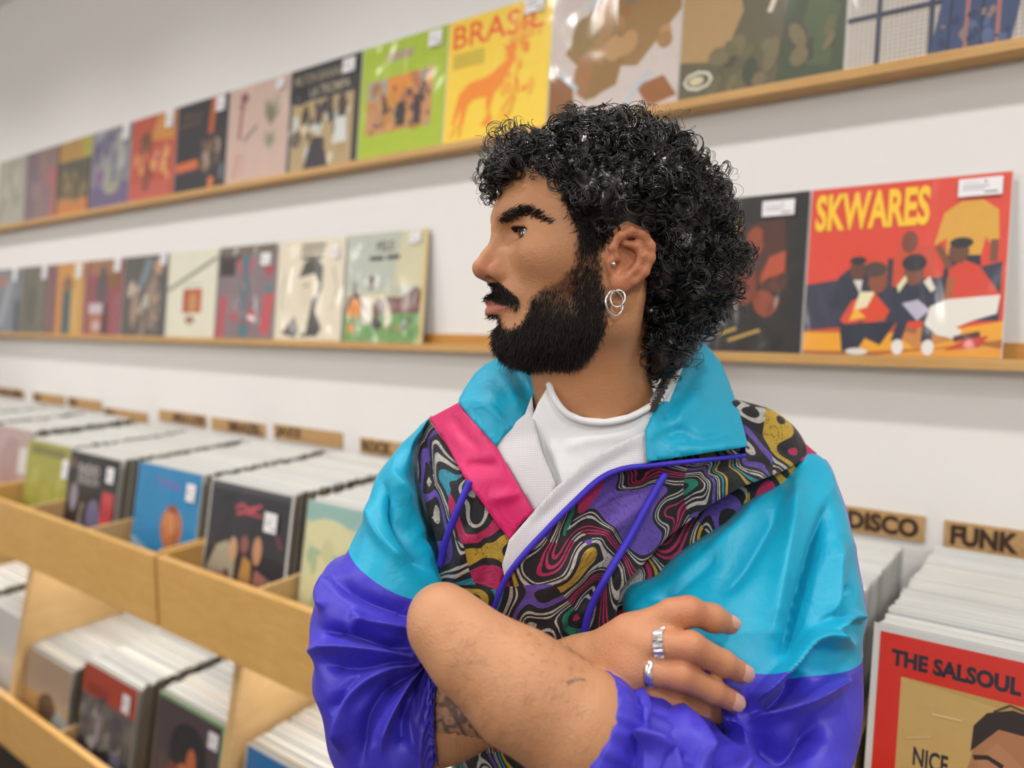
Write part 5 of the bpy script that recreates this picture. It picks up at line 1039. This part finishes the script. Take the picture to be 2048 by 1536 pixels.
def hoop(c, r, tr, tilt, lab):
    c = np.asarray(c); an = np.linspace(0, 2 * math.pi, 49)[:-1]; u = np.array((math.cos(tilt), 0, math.sin(tilt))); p = [np.ravel(hw(c + r * (math.cos(q) * np.array((0, 1, 0)) + math.sin(q) * u))) for q in an]
    o = own(ringtube('earring', p, tr, M_SILVER, man, sides=8, closed=True)); o['label'] = lab
eb = H(1234, 583, .083)
hoop(H(1229, 606, .084), .0112, .0011, .45, 'larger silver hoop earring'); hoop(H(1236, 597, .084), .0076, .0009, -.9, 'smaller silver hoop earring')
o = own(link('ear_stud', mesh('ear_stud', *[x for x in (lambda c, r: ([np.ravel(hw(c + r * np.array((math.sin(t_) * math.cos(q), math.cos(t_), math.sin(t_) * math.sin(q))))) for t_ in np.linspace(0.05, 3.09, 8) for q in np.linspace(0, 2 * math.pi, 13)[:-1]], [(i * 12 + k, i * 12 + (k + 1) % 12, (i + 1) * 12 + (k + 1) % 12, (i + 1) * 12 + k) for i in range(7) for k in range(12)]))(H(1227, 528, .085), .0022)]), M_SILVER, man, True)); o['label'] = 'tiny silver stud'
nk = [(1362, 722, .775), (1345, 752, .742), (1330, 778, .722), (1314, 802, .706), (1304, 816, .700)]
pk = spline(np.array(nk), 26)
vs, fs = [], []
for i, (x, y, z_) in enumerate(pk):
    o_ = len(vs); c = cp(x, y, z_ - .003); s_ = .0022
    for dx in (-s_, s_):
        for dy in (-s_ * 1.3, s_ * 1.3):
            for dz in (-s_, s_): vs.append(np.ravel(cw(c + np.array((dx + (dy * .5 if i % 2 else -dy * .5), dy, dz)))))
    fs += [tuple(o_ + k for k in f_) for f_ in ((0, 1, 3, 2), (4, 6, 7, 5), (0, 4, 5, 1), (2, 3, 7, 6), (0, 2, 6, 4), (1, 5, 7, 3))]
o = own(link('necklace', mesh('necklace', vs, fs), M_DKMET, man)); o['label'] = 'dark chain necklace'; o['kind'] = 'stuff'
# ---- nails
def nail(c, d, nrm, ln, wd):
    c, d = np.asarray(c), unit(np.asarray(d, float)); nrm = unit(np.asarray(nrm, float) - np.dot(nrm, d) * d); s_ = np.cross(d, nrm); vs, fs = [], []; a_, b_ = 7, 7
    for lay in (0, -.0012):
        for i in range(a_):
            for k in range(b_):
                u, v = i / (a_ - 1) * 2 - 1, k / (b_ - 1) * 2 - 1; rr = min(1, 1 / max(abs(u), abs(v), 1e-6)) if False else 1
                uu = u * ln / 2; vv = v * wd / 2 * math.sqrt(max(0, 1 - .35 * abs(u) ** 3)); vs.append(np.ravel(cw(c + d * uu + s_ * vv + nrm * (lay - .0026 * v * v - .0006 * u * u))))
    for i in range(a_ - 1):
        for k in range(b_ - 1): fs.append((i * b_ + k, i * b_ + k + 1, (i + 1) * b_ + k + 1, (i + 1) * b_ + k))
    N = a_ * b_; fs += [tuple(x + N for x in f_[::-1]) for f_ in list(fs)]
    own(link('fingernail', mesh('fingernail', vs, fs), M_NAIL, man, True))
t2 = [cp(*p) for p in th_]
def tipnail(a_, b_, ra, rb, t_, nr, ln, wd):
    d_ = unit(b_ - a_); nr = np.asarray(nr, float); nr = unit(nr - nr @ d_ * d_); nail(a_ + (b_ - a_) * t_ + nr * (ra + (rb - ra) * t_ + .0011), d_, nr, ln, wd)
tipnail(f0[3], f0[4], fr[0][3], fr[0][4], .95, (.30, .30, -1), .0125, .0130); tipnail(f1[3], f1[4], fr[1][3], fr[1][4], .95, (.22, .30, -1), .0125, .0130); tipnail(t2[4], t2[5], .0104, .0086, .95, (.5, .55, -.75), .0115, .0110)
# ---- trousers and shoes, below the frame
def leg(sx):
    c = lambda x, y, z: np.array((x, y, z))
    mb = man_base; st = [(.085 * sx, .82, .092), (.09 * sx, .62, .080), (.095 * sx, .45, .066), (.10 * sx, .25, .060), (.105 * sx, .06, .058)]
    pts = [np.array((mb[0], mb[1], 0)) + RGT * x + np.array((0, 0, y)) for x, y, r in st]
    own(ringtube('trouser_leg', pts, [r for *_, r in st], M_TROU, trous, 40, 24))
    f = np.array((mb[0], mb[1], 0)) + RGT * .105 * sx; fw = -np.array((FWD[0], FWD[1], 0)); fw /= np.linalg.norm(fw)
    own(ringtube('shoe', [f - fw * .07 + (0, 0, .052), f - fw * .03 + (0, 0, .055), f + fw * .08 + (0, 0, .046), f + fw * .17 + (0, 0, .034), f + fw * .205 + (0, 0, .026)], [.036, .050, .044, .032, .02], M_SHOE, man, 30, 16))
hp = np.array((man_base[0], man_base[1], 0))
trous = own(ringtube('trousers', [hp + (0, 0, .98), hp + (0, 0, .90), hp + (0, 0, .82), hp + (0, 0, .77)], [.115, .130, .130, .09], M_TROU, man, 24, 32))
leg(1); leg(-1)
